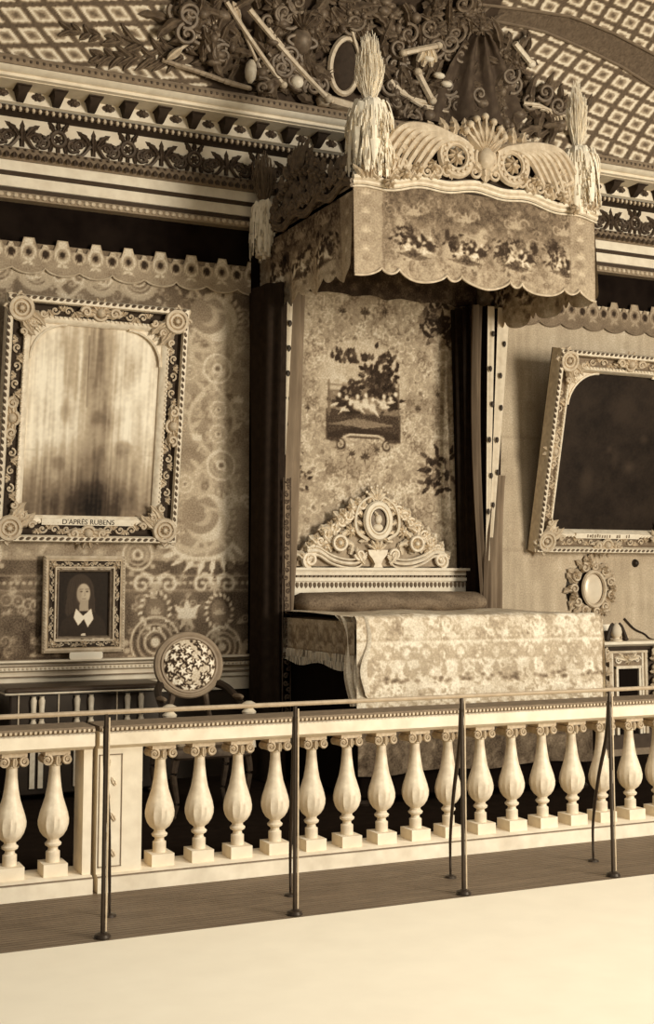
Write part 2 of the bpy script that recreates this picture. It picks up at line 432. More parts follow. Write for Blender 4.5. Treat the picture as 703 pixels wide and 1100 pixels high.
lattice((62, 38), (28, -1), (18, 21), cv.X < XM + .16 * np.sin(cv.Z * 11 + 1) + .09 * np.sin(cv.Z * 37) - .35 * np.clip(.35 - cv.Z, 0, 1))
ribu = [at_cove(*p) for p in ((505, 3), (560, 9), (615, 17), (659, 35), (703, 58))]
ribl = [at_cove(*p) for p in ((470, 12), (542, 24), (581, 32), (628, 52), (667, 71), (703, 94))]
def ext(l, n=3.0): (xa, sa), (xb, sb) = l[-2], l[-1]; return l + [(xb + n, sb + (sb - sa) / (xb - xa) * n)]
ribu, ribl = ext(ribu), ext(ribl)
up = np.interp(cv.X, *zip(*ribu)); lo = np.interp(cv.X, *zip(*ribl))
XD = at_cove(520, 60)[0]
lattice((623, 110), (19.2, 8.2), (-10.8, 15), (cv.X > XD) & (cv.Z < lo))
lattice((640, 8), (19.2, 8.2), (-10.8, 15), (cv.X > XD) & (cv.Z > up))
mk = (cv.X > XD) & (cv.Z <= up) & (cv.Z >= lo); cv.a = np.where(mk, .33 + npr.randn(*cv.a.shape) * .03, cv.a)
m = MB()
nx, ns = 760, 180
xs = np.linspace(1.2, 9.6, nx + 1); ss = np.linspace(0, SMAX, ns + 1)
m.grid(lambda a, b: cove(1.2 + 8.4 * a, SMAX * b), nx, ns, lambda a, b: min(1, max(.01, cv.at(1.2 + 8.4 * a, SMAX * b))))
ce = m.build('ceiling', M_stucco, kind='structure')
m = MB()
for side in (ribu, ribl):
    m.tube([cove(x_, s_, .01) for x_, s_ in [(side[0][0] + (side[-1][0] - side[0][0]) * i / 30, float(np.interp(side[0][0] + (side[-1][0] - side[0][0]) * i / 30, *zip(*side)))) for i in range(31)] if s_ < SMAX], .014, 6, (0, 1, 0))
m.build('rib_bead', mat('rib_brown', .40, .7), ce)
# ================================================================= WALL HANGINGS
def P2(px, py, Y=-.05): p = at(px, py, Y); return (p.x, p.z)
def lambrequin(mb, x0, x1, zb, zt, pitch, ph, T, base, lite, dark):
    cv = Cv(x0, x1, zb - .08, zt + .01, .007, base); cv.noise(.05, .05)
    k = 0
    while x0 + ph + k * pitch < x1 + .2:
        c = x0 + ph + k * pitch
        cv.ring((c, zt - .115), .055, .06, .022, lite); cv.disc((c, zt - .115), .022, .026, dark)
        cv.disc((c, zt - .03), .04, .03, lite); cv.ring((c + pitch / 2, zt - .125), .045, .05, .015, lite, .8); cv.disc((c + pitch / 2, zt - .125), .03, .034, dark)
        for q in (-1, 1): cv.leaf((c + pitch / 2, zt - .06), PI / 2 + q * .7, .06, .03, lite); cv.leaf((c, zt - .19), -PI / 2 + q * 1.0, .06, .03, lite)
        k += 1
    def zt_(x):
        q = abs(((x - x0 - ph) / pitch + .5) % 1 - .5)
        return zt if q < .17 else (zt - .05 if q < .24 or q > .42 else zt - .085)
    def zb_(x):
        q = abs(((x - x0 - ph) / pitch + .5) % 1 - .5)
        return zb - .05 * math.cos(q * PI) ** .6 if q < .49 else zb
    # bright edge cord along the scallops
    flat_cloth(mb, cv, T, .014, zt_, zb_)
    mb2 = MB(T); n = int((x1 - x0) / .02)
    mb2.tube([(x0 + (x1 - x0) * i / n, zb_(x0 + (x1 - x0) * i / n), .004) for i in range(n + 1)], .008, 5)
    return mb2
def TW(y): return lambda x, z, w=0: (x, y - w, z)

cv = Cv(1.4, 3.95, .93, 4.23, .009, .54)
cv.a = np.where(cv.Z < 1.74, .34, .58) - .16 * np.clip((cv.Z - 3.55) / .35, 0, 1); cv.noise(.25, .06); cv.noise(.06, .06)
LT, MD, DK = .84, .70, .40
mir = 2.40                                                        # the damask repeats mirrored about this axis
def sym(fn):
    fn(lambda x: x, 1); fn(lambda x: 2 * mir - x, -1)
def arab(px, py, r, kind):
    c = P2(px, py)
    def one(X, s):
        q = (X(c[0]), c[1])
        if kind == 'moon':
            cv.disc(q, r, r, LT, .85); cv.disc((q[0] - s * r * .30, q[1] + r * .12), r * .80, r * .80, MD - .14); cv.disc((q[0] - s * r * .26, q[1] + r * .1), r * .46, r * .46, MD); cv.disc((q[0] - s * r * .45, q[1] + r * .16), r * .38, r * .38, MD - .16)
            for k in range(12): a = -1.3 + k / 11 * 2.6; cv.leaf((q[0] + s * r * 1.06 * math.cos(a), q[1] + r * 1.06 * math.sin(a)), (a + .7) if s > 0 else PI - a - .7, r * .34, r * .16, MD + .06)
            cv.spiral((q[0] - s * r * .1, q[1]), r * 1.65, .62, -PI * .75 if s > 0 else -PI * .25, s, .05, MD + .04); cv.spiral((q[0] - s * r * .6, q[1] - r * 1.5), r * .75, 1.1, PI / 2, -s, .035, MD + .05); cv.spiral((q[0] - s * r * .4, q[1] + r * 1.5), r * .7, 1.1, -PI / 2, s, .035, MD + .05)
        elif kind == 'ros':
            cv.ring(q, r, r, .022, LT); cv.ring(q, r * .68, r * .68, .018, MD); cv.disc(q, r * .4, r * .4, LT); cv.disc(q, r * .18, r * .18, DK)
            for k in range(10): a = k / 10 * 2 * PI; cv.disc((q[0] + r * 1.3 * math.cos(a), q[1] + r * 1.3 * math.sin(a)), .022, .022, MD)
        elif kind == 'wreath':
            cv.disc(q, r * .6, r * .75, DK + .05)
            for k in range(18): a = k / 18 * 2 * PI; cv.leaf((q[0] + r * .8 * math.cos(a), q[1] + r * math.sin(a)), a + .7 * s, r * .42, r * .22, LT)
            cv.palm((q[0], q[1] - r * .2), PI / 2, r * .6, MD, 5)
        elif kind == 'lily':
            for a in (0, .8, -.8): cv.leaf((q[0], q[1] - r * .2), PI / 2 + a, r * 1.1, r * .5, LT)
            for a in (.5, -.5): cv.leaf((q[0], q[1] - r * .1), -PI / 2 + a, r * .9, r * .35, MD)
            cv.stroke([(q[0] - r * .5, q[1] - r * .15), (q[0] + r * .5, q[1] - r * .15)], .03, LT)
        elif kind == 'fan':
            for k in range(3): cv.ring(q, r * (1 - .28 * k), r * (1 - .28 * k), .018, LT if k % 2 == 0 else MD)
            for k in range(13): a = PI + k / 12 * PI; cv.disc((q[0] + r * 1.2 * math.cos(a), q[1] + r * 1.2 * math.sin(a)), .025, .025, MD)
            cv.disc(q, r * .2, r * .2, LT)
        elif kind == 'feather':
            for k in range(9):
                t = k / 8; a = PI * 1.15 + t * PI * .75; b = (q[0] + s * r * 1.5 * math.cos(a), q[1] + r * 1.0 * math.sin(a) + .12)
                cv.leaf(b, (a - .5) if s > 0 else PI - (a - .5), r * .8, r * .26, LT)
            cv.stroke([(q[0] + s * r * 1.5 * math.cos(PI * 1.1 + k / 12 * PI * .8), q[1] + r * math.sin(PI * 1.1 + k / 12 * PI * .8) + .12) for k in range(13)], .04, LT)
        elif kind == 'scrolls':
            cv.spiral((q[0] - r, q[1]), r * .8, 1.3, 0, 1, .035, LT); cv.spiral((q[0] + r, q[1]), r * .8, 1.3, PI, -1, .035, LT)
            cv.palm(q, -PI / 2, r * .8, MD, 5)
            for k in (-1, 1): cv.leaf((q[0], q[1] + r * .4), PI / 2 + k * 1.1, r * 1.2, r * .35, LT)
    sym(one)
cv.scatter(520, .022, .06, .76, .07, .7); cv.scatter(260, .02, .05, .40, .06, .6)
for ax, ph in ((3.62, 0), (3.62, PI), (2.40, 0), (2.40, PI), (1.5, 0)):          # interlaced vines
    zs = np.linspace(1.8, 4.2, 90)
    cv.stroke([(ax + .20 * math.sin((z - 2.0) * 5.2 + ph), z) for z in zs], .034, .80, .85)
    for i in range(6, 84, 4):
        z = zs[i]; x = ax + .20 * math.sin((z - 2.0) * 5.2 + ph); sd = 1 if i % 8 < 4 else -1
        cv.leaf((x, z), PI / 2 + sd * .9, .12, .05, .80, .8); cv.spiral((x + sd * .07, z + .03), .05, 1.2, PI, sd, .016, .78, .8)
for a in ((232, 342, .20, 'moon'), (224, 556, .20, 'moon'), (235, 396, .12, 'ros'), (236, 440, .07, 'ros'), (236, 466, .075, 'ros'), (239, 500, .12, 'ros'),
          (205, 400, .06, 'ros'), (213, 470, .06, 'lily'), (258, 430, .06, 'lily'), (150, 300, .13, 'fan'), (40, 292, .11, 'fan'), (100, 300, .1, 'scrolls'), (215, 300, .11, 'scrolls'),
          (218, 592, .19, 'feather'), (149, 596, .12, 'ros'), (168, 656, .13, 'wreath'), (237, 657, .12, 'wreath'), (202, 660, .14, 'lily'), (168, 628, .11, 'scrolls'), (232, 628, .11, 'scrolls'),
          (168, 690, .2, 'fan'), (240, 695, .16, 'fan'), (258, 540, .08, 'scrolls'), (200, 520, .07, 'ros')): arab(*a)
for z in (1.5, 1.62, 1.745): cv.stroke([(1.4, z), (3.95, z)], .012, MD, .8)
x = 1.4
while x < 3.95: cv.disc((x, 1.56), .016, .016, LT, .8); x += .05
h = thing('wall_tapestry', (2.7, 0, .97), 'patterned damask wall hanging with arabesques, behind the framed pictures left of the bed', 'tapestry')
m = MB(); flat_cloth(m, cv, TW(-.03), .0125); m.build('field', M_pat, h)
m = MB(); cord = lambrequin(m, 1.4, 3.95, 4.03, 4.27, .27, .13, TW(-.045), .58, .84, .16)
b = m.build('lambrequin', M_pat, h); cord.build('edge_cord', M_gilt, b)

cv = Cv(5.9, 9.4, .93, 4.22, .012, .70)
cv.noise(.5, .05); cv.noise(.03, .05, 1, 14); cv.noise(.1, .03); cv.noise(.2, .04)
cv.scatter(260, .03, .08, .75, .05, .5); cv.scatter(150, .03, .07, .6, .05, .5)
cv.stroke([(6.2, 1.86), (9.4, 1.86)], .02, .56, .6); cv.stroke([(6.2, 2.9), (9.4, 2.9)], .012, .58, .6)
hr = h = thing('wall_tapestry', (7.6, 0, .97), 'plain faded streaky wall hanging behind the tilted painting right of the bed', 'tapestry')
m = MB(); flat_cloth(m, cv, TW(-.03), .02); m.build('field', M_pat, h)
m = MB(); cord = lambrequin(m, 5.9, 9.4, 4.02, 4.27, .25, .1, TW(-.045), .44, .62, .14)
b = m.build('lambrequin', M_pat, h); cord.build('edge_cord', M_band, b)
p = at(684, 605, -.05)
m = MB(plane((p.x, -.03, p.z))); m.ell((0, 0, .01), (.034, .034, .03), 12, 8); m.lathe([(.04, 0), (.038, .008), (.03, .012)], (0, 0, 0), 16)
m.build('knob', M_dark, h)

# dado under the left tapestry
m = MB()
m.extr([(0, .70), (-.05, .70), (-.05, .80), (-.07, .81), (-.07, .845), (-.05, .855), (-.05, .885), (-.09, .90), (-.09, .925), (-.06, .93), (-.06, .945), (-.12, .955), (-.14, .965), (-.14, .978), (0, .978)], XL, 3.98)
d = m.build('trim_4', M_pale, kind='structure')
m = MB()
for z in (.85, .928): m.extr([(-.04, z - .004), (-.085, z - .004), (-.085, z + .006), (-.04, z + .006)], XL, 3.98)
m.build('groove', M_band, d)
m = MB(plane((0, -.09, 0))); x = XL
while x < 3.98: m.ell((x, .913, 0), (.012, .010, .008), 6, 4); x += .034
m.build('bead_row', M_gilt, d)
m = MB(); m.extr([(0, .0), (-.03, .0), (-.03, .70), (0, .70)], XL, XR); m.build('baseboard_back', M_dark, kind='structure')
m = MB(); m.extr([(0, .70), (-.045, .70), (-.045, .93), (-.07, .96), (-.07, .975), (0, .975)], 6.2, XR); m.build('trim_5', mat('dado_brown', .30, .7), kind='structure')

# ================================================================= FRAMED PICTURES
def lean_plane(x, y, z, a): return plane((x, y, z), (1, 0, 0), (0, -math.sin(a), math.cos(a)), (0, -math.cos(a), -math.sin(a)))
def mitre(mb, W, H, prof, u0=0, v0=0):
    """sweep (d,h) profile: d inward from the outer edge, h outward; rectangle u0-W/2.., v0..v0+H"""
    n = len(prof); vs = []
    for su, sv in ((-1, 0), (1, 0), (1, 1), (-1, 1)):
        for d, h in prof: vs.append((u0 + su * (W / 2 - d), v0 + (d if sv == 0 else H - d), h))
    fs = []
    for c in range(4):
        c2 = (c + 1) % 4
        for i in range(n - 1): fs.append((c * n + i, c2 * n + i, c2 * n + i + 1, c * n + i + 1))
    mb.add(vs, fs)
def run_leaf(mb, p, q, n, s, w):
    """leaf scrollwork running from p to q"""
    d = math.atan2(q[1] - p[1], q[0] - p[0]); L = math.hypot(q[0] - p[0], q[1] - p[1]) / n
    for i in range(n):
        c = (p[0] + math.cos(d) * L * (i + .5), p[1] + math.sin(d) * L * (i + .5)); sg = 1 if i % 2 else -1
        mb.leaf((c[0], c[1], w), d + PI / 2 * sg * .75 + (0 if sg > 0 else 0), s, s * .55, 3, s * .25, bend=-sg * .8)
        mb.leaf((c[0], c[1], w), d + PI - PI / 2 * sg * .75, s * .9, s * .5, 3, s * .22, bend=sg * .8)
        mb.scroll((c[0] + math.cos(d) * L * .45, c[1] + math.sin(d) * L * .45), s * .35, 1.1, d, sg, s * .1, w + s * .1, n=5)
def arched(W, H, r, n=8):
    """rectangle outline with rounded shoulder corners at the top"""
    pts = [(-W / 2, 0), (W / 2, 0)]
    for i in range(n + 1): a = i / n * PI / 2; pts.append((W / 2 - r + r * math.cos(a), H - r + r * math.sin(a)))
    for i in range(n + 1): a = PI / 2 + i / n * PI / 2; pts.append((-W / 2 + r + r * math.cos(a), H - r + r * math.sin(a)))
    return pts
def big_frame(root, T, W, H, fw, r, gilt, giltl, hollow, cvp, title, depth=.11, notch=.05):
    m = MB(T); mitre(m, W, H, [(0, 0), (0, depth * .75), (.012, depth * .95), (fw * .22, depth * .95), (fw * .27, depth * .7)]); o = m.build('frame', giltl, root)
    m = MB(T); mitre(m, W, H, [(fw * .27, depth * .7), (fw * .36, depth * .42), (fw * .62, depth * .40), (fw * .70, depth * .52)]); m.build('hollow', hollow, o)  # dark recess tone stands in for occlusion
    m = MB(T); mitre(m, W, H, [(fw * .70, depth * .52), (fw * .74, depth * .62), (fw * .84, depth * .58), (fw, depth * .25), (fw, .01)]); m.build('inner_slip', giltl, o)
    m = MB(T); m.box(-W / 2, W / 2, 0, H, -.012, 0); m.build('backboard', M_dark, root)
    iw, ih = W - 2 * fw, H - 2 * fw
    for sg in (-1, 1):                                  # spandrels closing the upper corners of the opening
        m = MB(T)
        c = (sg * (iw / 2 - r), fw + ih - r); n = 10
        arc = [(c[0] + sg * r * math.cos(i / n * PI / 2), c[1] + r * math.sin(i / n * PI / 2)) for i in range(n + 1)]
        pts = [(sg * iw / 2, fw + ih)] + arc[::-1]
        m.poly(pts if sg < 0 else pts[::-1], .01, depth * .32)
        m.tube([(a, b, depth * .34) for a, b in arc], .011, 5)
        m.leaf((sg * (iw / 2 - .01), fw + ih - .01, depth * .3), math.atan2(-1, -sg), r * .36, r * .22, 3, .02)
        m.build('spandrel', giltl, o)
    m = MB(T); s = fw * .46; md = fw * .49; w = depth * .42; cc = fw * 1.35
    for (p, q, n) in (((-W / 2 + cc, md), (-.16, md), 3), ((W / 2 - cc, md), (.16, md), 3), ((-W / 2 + cc, H - md), (-.14, H - md), 3), ((W / 2 - cc, H - md), (.14, H - md), 3),
                      ((-W / 2 + md, cc), (-W / 2 + md, H / 2 - .12), 4), ((-W / 2 + md, H - cc), (-W / 2 + md, H / 2 + .12), 4), ((W / 2 - md, cc), (W / 2 - md, H / 2 - .12), 4), ((W / 2 - md, H - cc), (W / 2 - md, H / 2 + .12), 4)):
        run_leaf(m, p, q, n, s, w)
    m.build('running_leaves', gilt, o)
    m = MB(T)
    e = fw * .74
    L1 = [(-iw / 2 - .02, fw * .8), (iw / 2 + .02, fw * .8)]
    for (p, q) in (((-W / 2 + e, e), (W / 2 - e, e)), ((-W / 2 + e, H - e), (W / 2 - e, H - e)), ((-W / 2 + e, e), (-W / 2 + e, H - e)), ((W / 2 - e, e), (W / 2 - e, H - e))):
        n = int(math.hypot(q[0] - p[0], q[1] - p[1]) / .036)
        for i in range(n + 1): m.ell((p[0] + (q[0] - p[0]) * i / n, p[1] + (q[1] - p[1]) * i / n, depth * .62), (.011, .011, .009), 6, 4)
    m.build('bead_row', giltl, o)
    m = MB(T); e = fw * .12
    for (p, q) in (((-W / 2 + e, e), (W / 2 - e, e)), ((-W / 2 + e, H - e), (W / 2 - e, H - e)), ((-W / 2 + e, e), (-W / 2 + e, H - e)), ((W / 2 - e, e), (W / 2 - e, H - e))):
        n = int(math.hypot(q[0] - p[0], q[1] - p[1]) / .05); d = math.atan2(q[1] - p[1], q[0] - p[0])
        for i in range(n): m.leaf((p[0] + (q[0] - p[0]) * (i + .1) / n, p[1] + (q[1] - p[1]) * (i + .1) / n, depth * .94), d + .35, .042, .026, 1, .012, n=4)
    m.build('outer_leaf_row', M_giltd, o)
    for su, sv in ((-1, 0), (1, 0), (1, 1), (-1, 1)):   # corner cartouches
        m = MB(T); c = (su * (W / 2 - fw * .52), fw * .52 if sv == 0 else H - fw * .52); k = 1 if sv == 0 else -1
        m.rosette(c, fw * .46, 9, .045, depth * .6); m.ring(c, fw * .40, fw * .40, .020, depth * .9, 20); m.ring(c, fw * .24, fw * .24, .014, depth * .9, 18); m.ell((c[0], c[1], depth * .8), (fw * .13, fw * .13, .04), 10, 6)
        for a, L, bend in ((.15, .95, .9), (PI / 2 - .15, .95, -.9), (PI / 4, .75, 0), (PI, .52, 1), (-PI / 2, .52, -1), (.55, .8, 0), (1.0, .8, 0), (PI * 1.25, .6, 0)):
            ang = math.atan2(math.sin(a) * k, -su * math.cos(a)); bd = bend * (1 if su * k < 0 else -1)
            m.leaf((c[0], c[1], depth * .62), ang, fw * L * 1.25, fw * .42, 4, .035, bend=bd)
            if L != .8: m.scroll((c[0] + math.cos(ang) * fw * L * .9, c[1] + math.sin(ang) * fw * L * .9), fw * .14, 1.2, ang, 1 if bd > 0 else -1, .014, depth * .75)
        m.build('corner_ornament', gilt, o)
    for (c, d) in (((0, H - fw * .45), PI / 2), ((0, fw * .35), -PI / 2), ((-W / 2 + fw * .4, H / 2), PI), ((W / 2 - fw * .4, H / 2), 0)):
        m = MB(T); m.ell((c[0], c[1], depth * .7), (fw * .2, fw * .2, .045), 10, 6); m.ring(c, fw * .27, fw * .27, .014, depth * .7, 18)
        for q in range(6):
            a = d + (q - 2.5) * .55; m.leaf((c[0], c[1], depth * .62), a, fw * .62, fw * .28, 3, .035)
        for sg in (-1, 1):
            a = d + sg * PI / 2; m.scroll((c[0] + math.cos(a) * fw * .55, c[1] + math.sin(a) * fw * .55), fw * .2, 1.3, a, -sg, .015, depth * .8)
            m.leaf((c[0], c[1], depth * .6), a + sg * .3, fw * .95, fw * .3, 4, .03, bend=-sg * .6)
        m.build('centre_ornament', gilt, o)
    m = MB(); flat_cloth(m, cvp, lambda x, z, w=0: T(x, z + fw, .012 + w), .009); m.build('canvas', M_paint, root)
    m = MB(T); pw = .27; m.box(-pw * 1.35, pw * 1.35, fw * .66, fw * .90, depth * .55, depth * .68); pl = m.build('title_plate', M_cream, o)
    return pl, T(0, fw * .78, depth * .69)
def lettering(txt, size, parent, loc, rot, m, name='lettering', label=None):
    cu_ = bpy.data.curves.new(name, 'FONT'); cu_.body = txt; cu_.size = size; cu_.align_x = 'CENTER'; cu_.align_y = 'CENTER'; cu_.extrude = .0015
    o = bpy.data.objects.new(name, cu_); dg = bpy.context.evaluated_depsgraph_get
    C.objects.link(o); me = bpy.data.meshes.new_from_object(o.evaluated_get(dg())); bpy.data.objects.remove(o); bpy.data.curves.remove(cu_)
    o = bpy.data.objects.new(name, me); C.objects.link(o); me.materials.clear(); me.materials.append(m); o.parent = parent
    o.location = Vector(loc) - WO[parent.name]; o.rotation_euler = rot; WO[o.name] = Vector(loc); return o

# large picture on the left: glass reflections painted on as streaks, dark towards the foot
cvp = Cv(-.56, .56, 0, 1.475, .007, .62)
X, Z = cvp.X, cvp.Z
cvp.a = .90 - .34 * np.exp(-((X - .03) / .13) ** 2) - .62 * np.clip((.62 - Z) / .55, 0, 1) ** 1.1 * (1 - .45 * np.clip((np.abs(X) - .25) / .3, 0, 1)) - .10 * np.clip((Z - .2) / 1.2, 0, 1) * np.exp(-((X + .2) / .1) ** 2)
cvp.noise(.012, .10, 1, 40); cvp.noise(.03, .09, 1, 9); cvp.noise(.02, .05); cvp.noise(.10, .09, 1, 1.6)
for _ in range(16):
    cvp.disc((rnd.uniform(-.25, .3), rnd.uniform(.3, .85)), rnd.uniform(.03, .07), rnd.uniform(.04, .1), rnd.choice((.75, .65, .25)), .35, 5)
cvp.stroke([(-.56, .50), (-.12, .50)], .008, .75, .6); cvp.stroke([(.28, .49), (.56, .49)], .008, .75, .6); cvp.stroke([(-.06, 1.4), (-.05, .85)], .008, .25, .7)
LN = R(8.6)
rt = thing('framed_painting', (2.565, -.05, 1.885), 'large painting, glass reflections painted on, in a carved gilt frame with a titled bottom rail, left of bed', 'painting')
T = lean_plane(2.565, -.045, 1.885, LN)
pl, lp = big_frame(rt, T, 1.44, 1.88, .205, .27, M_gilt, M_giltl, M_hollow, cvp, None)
lettering("D'APRÈS RUBENS", .055, pl, lp, (PI / 2 + LN, 0, 0), M_letter)

cvp = Cv(-.56, .56, 0, 1.475, .012, .055)
cvp.noise(.2, .03); cvp.noise(.05, .02)
cvp.disc((.18, .55), .05, .035, .28, .5, 5); cvp.disc((-.25, .42), .06, .1, .17, .6, 5); cvp.disc((.02, .62), .03, .06, .2, .5, 5); cvp.disc((-.05, .7), .02, .02, .25, .5, 3)
cvp.disc((.3, .8), .03, .03, .22, .5, 4); cvp.disc((.05, 1.05), .12, .12, .13, .6, 8)
RW = 1.62
rt = thing('framed_painting', (6.70 + RW / 2, -.05, 1.86), 'almost black painting in a carved pale gilt frame, tilting forward right of the bed', 'painting')
LR = R(14.0)
T = lean_plane(6.70 + RW / 2, -.05, 1.86, LR)
cvp.x0 = -.6; cvp.x1 = .62; cvp.res = 1.22 / (cvp.nx - 1)
pl, lp = big_frame(rt, T, RW, 1.87, .205, .30, M_gilt, M_giltl, M_band, cvp, None, .15)
m = MB(lean_plane(6.70 + RW / 2, lp[1], lp[2], LR))      # worn title: only unreadable traces of paint remain
x = -.24
while x < .26:
    if rnd.random() > .2: m.box(x, x + rnd.uniform(.008, .02), -.016 + rnd.uniform(-.004, .004), .014 + rnd.uniform(-.006, .004), -.001, .001)
    x += .028
m.build('worn_title', M_band, pl)

# small portrait on the ledge
W, H = .645, .745
T = plane((2.555, -.07, 1.028))
rt = thing('framed_portrait', (2.555, -.07, 1.028), 'small dark portrait of a white-collared sitter in a gilt frame above the ledge', 'portrait')
m = MB(T); mitre(m, W, H, [(0, 0), (0, .035), (.02, .05), (.035, .04), (.042, .05)]); o = m.build('frame', M_gilt, rt)
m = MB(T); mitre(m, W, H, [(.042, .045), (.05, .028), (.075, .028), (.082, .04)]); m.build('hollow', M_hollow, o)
m = MB(T); mitre(m, W, H, [(.082, .04), (.088, .052), (.097, .05), (.099, .02), (.108, .02)]); m.build('inner_slip', M_gilt, o)
m = MB(T); mitre(m, W, H, [(.108, .02), (.112, .034), (.12, .03), (.128, .012), (.128, .005)]); m.build('inner_bead', M_giltd, o)
m = MB(T)
for sv in (.07, H - .07):
    for sg in (-1, 1): run_leaf(m, (sg * (W / 2 - .09), sv), (sg * .05, sv), 3, .05, .03)
for su in (-1, 1):
    for a, b in ((.1, H / 2 - .04), (H - .1, H / 2 + .04)): run_leaf(m, (su * (W / 2 - .07), a), (su * (W / 2 - .07), b), 4, .05, .03)
    for sv in (.07, H - .07): m.rosette((su * (W / 2 - .07), sv), .045, 7, .025, .03)
for sv in (.07, H - .07): m.rosette((0, sv), .04, 7, .025, .03)
m.build('running_leaves', M_gilt, o)
m = MB(T)
for i in range(int(H / .024)): 
    for su in (-1, 1): m.ell((su * (W / 2 - .012), .012 + i * .024, .05), .007, 5, 4)
m.build('bead_row', M_gilt, o)
m = MB(T); m.box(-W / 2 + .01, W / 2 - .01, .01, H - .01, -.01, 0); m.build('backboard', M_dark, rt)
iw, ih = W - .256, H - .256
cvp = Cv(-iw / 2, iw / 2, 0, ih, .004, .05)
SC = 1.27
_op, _os, _od = cvp.poly, cvp.stroke, cvp.disc
cvp.poly = lambda q, v, k=1.: _op([(x * SC, z * SC) for x, z in q], v, k)
cvp.stroke = lambda q, w, v, k=1.: _os([(x * SC, z * SC) for x, z in q], w * SC, v, k)
cvp.disc = lambda c, a, b, v, k=1., s=1.: _od((c[0] * SC, c[1] * SC), a * SC, b * SC, v, k, s)
cvp.disc((-.02, .27), .085, .105, .17)                                        # plain stand-in: a sitter with dark hair and a pale collar
cvp.poly([(-.10, .27), (-.115, .14), (-.08, .10), (.04, .10), (.075, .14), (.065, .27)], .16)
for i in range(20): x = -.11 + i * .0095; cvp.stroke([(x, .12), (x - .006 + .008 * math.sin(i * 2.1), .22), (x * .7 - .01, .34)], .004, .25 if i % 2 else .11, .6)
cvp.disc((.0, .255), .042, .062, .72, 1, 2); cvp.poly([(-.022, .215), (.03, .215), (.034, .15), (-.026, .15)], .62)
for q in (-.014, .022): cvp.disc((q, .268), .008, .005, .22); cvp.stroke([(q - .010, .281), (q + .010, .282)], .004, .3)
cvp.stroke([(.006, .266), (.010, .245), (.002, .242)], .004, .52); cvp.stroke([(-.008, .224), (.014, .224)], .005, .42); cvp.disc((-.028, .25), .016, .05, .5, .5, 4)
cvp.poly([(-.15, 0), (-.13, .09), (-.06, .145), (.07, .145), (.13, .09), (.15, 0)], .09)
cvp.poly([(-.045, .165), (.0, .12), (.05, .165), (.065, .10), (.03, .05), (.005, .10), (-.03, .06), (-.06, .11)], .90)
cvp.poly([(-.012, 0), (-.012, .012), (.016, .014), (.018, 0)], .85)
m = MB(); flat_cloth(m, cvp, lambda x, z, w=0: T(x, z + .128, .004), .005); m.build('canvas', M_paint, rt)
m = MB(plane((2.57, -.12, .978))); m.poly([(-.12, 0), (.12, 0), (.13, .01), (.13, .045), (.12, .055), (-.12, .055), (-.13, .045), (-.13, .01)], 0, .012)
m.build('name_plaque', M_plaque, None, 'blank white plaque propped on the ledge under the small portrait', 'plaque')
# ================================================================= BED CANOPY
KX0, KX1, KY, KZ0, KZ1 = 4.035, 6.18, -1.84, 3.83, 4.455
KC = (KX0 + KX1) / 2
can = thing('bed_canopy', (KC, -.9, 3.83), 'tapestry bed tester with scalloped valances and carved gilt cresting, fixed above the bed', 'bed canopy')
NOT = [4.034, 4.265, 4.4, 4.811, 4.941, 5.361, 5.479, 5.879, 6.008, 6.18]
def scal(x):
    for i in range(9):
        if NOT[i] <= x <= NOT[i + 1]:
            a, b = NOT[i], NOT[i + 1]; q = (x - a) / (b - a)
            if i == 0: q = .5 + q / 2
            if i == 8: q = q / 2
            return KZ0 + .035 - (.085 if i % 2 == 0 else .05) * max(0, math.sin(PI * q)) ** .55
    return KZ0
def wav(q): return KZ1 + .085 * math.sin(PI * min(1, max(0, q))) ** 1.3 + .014 * math.sin(q * 2 * PI * 4.5 + .6)
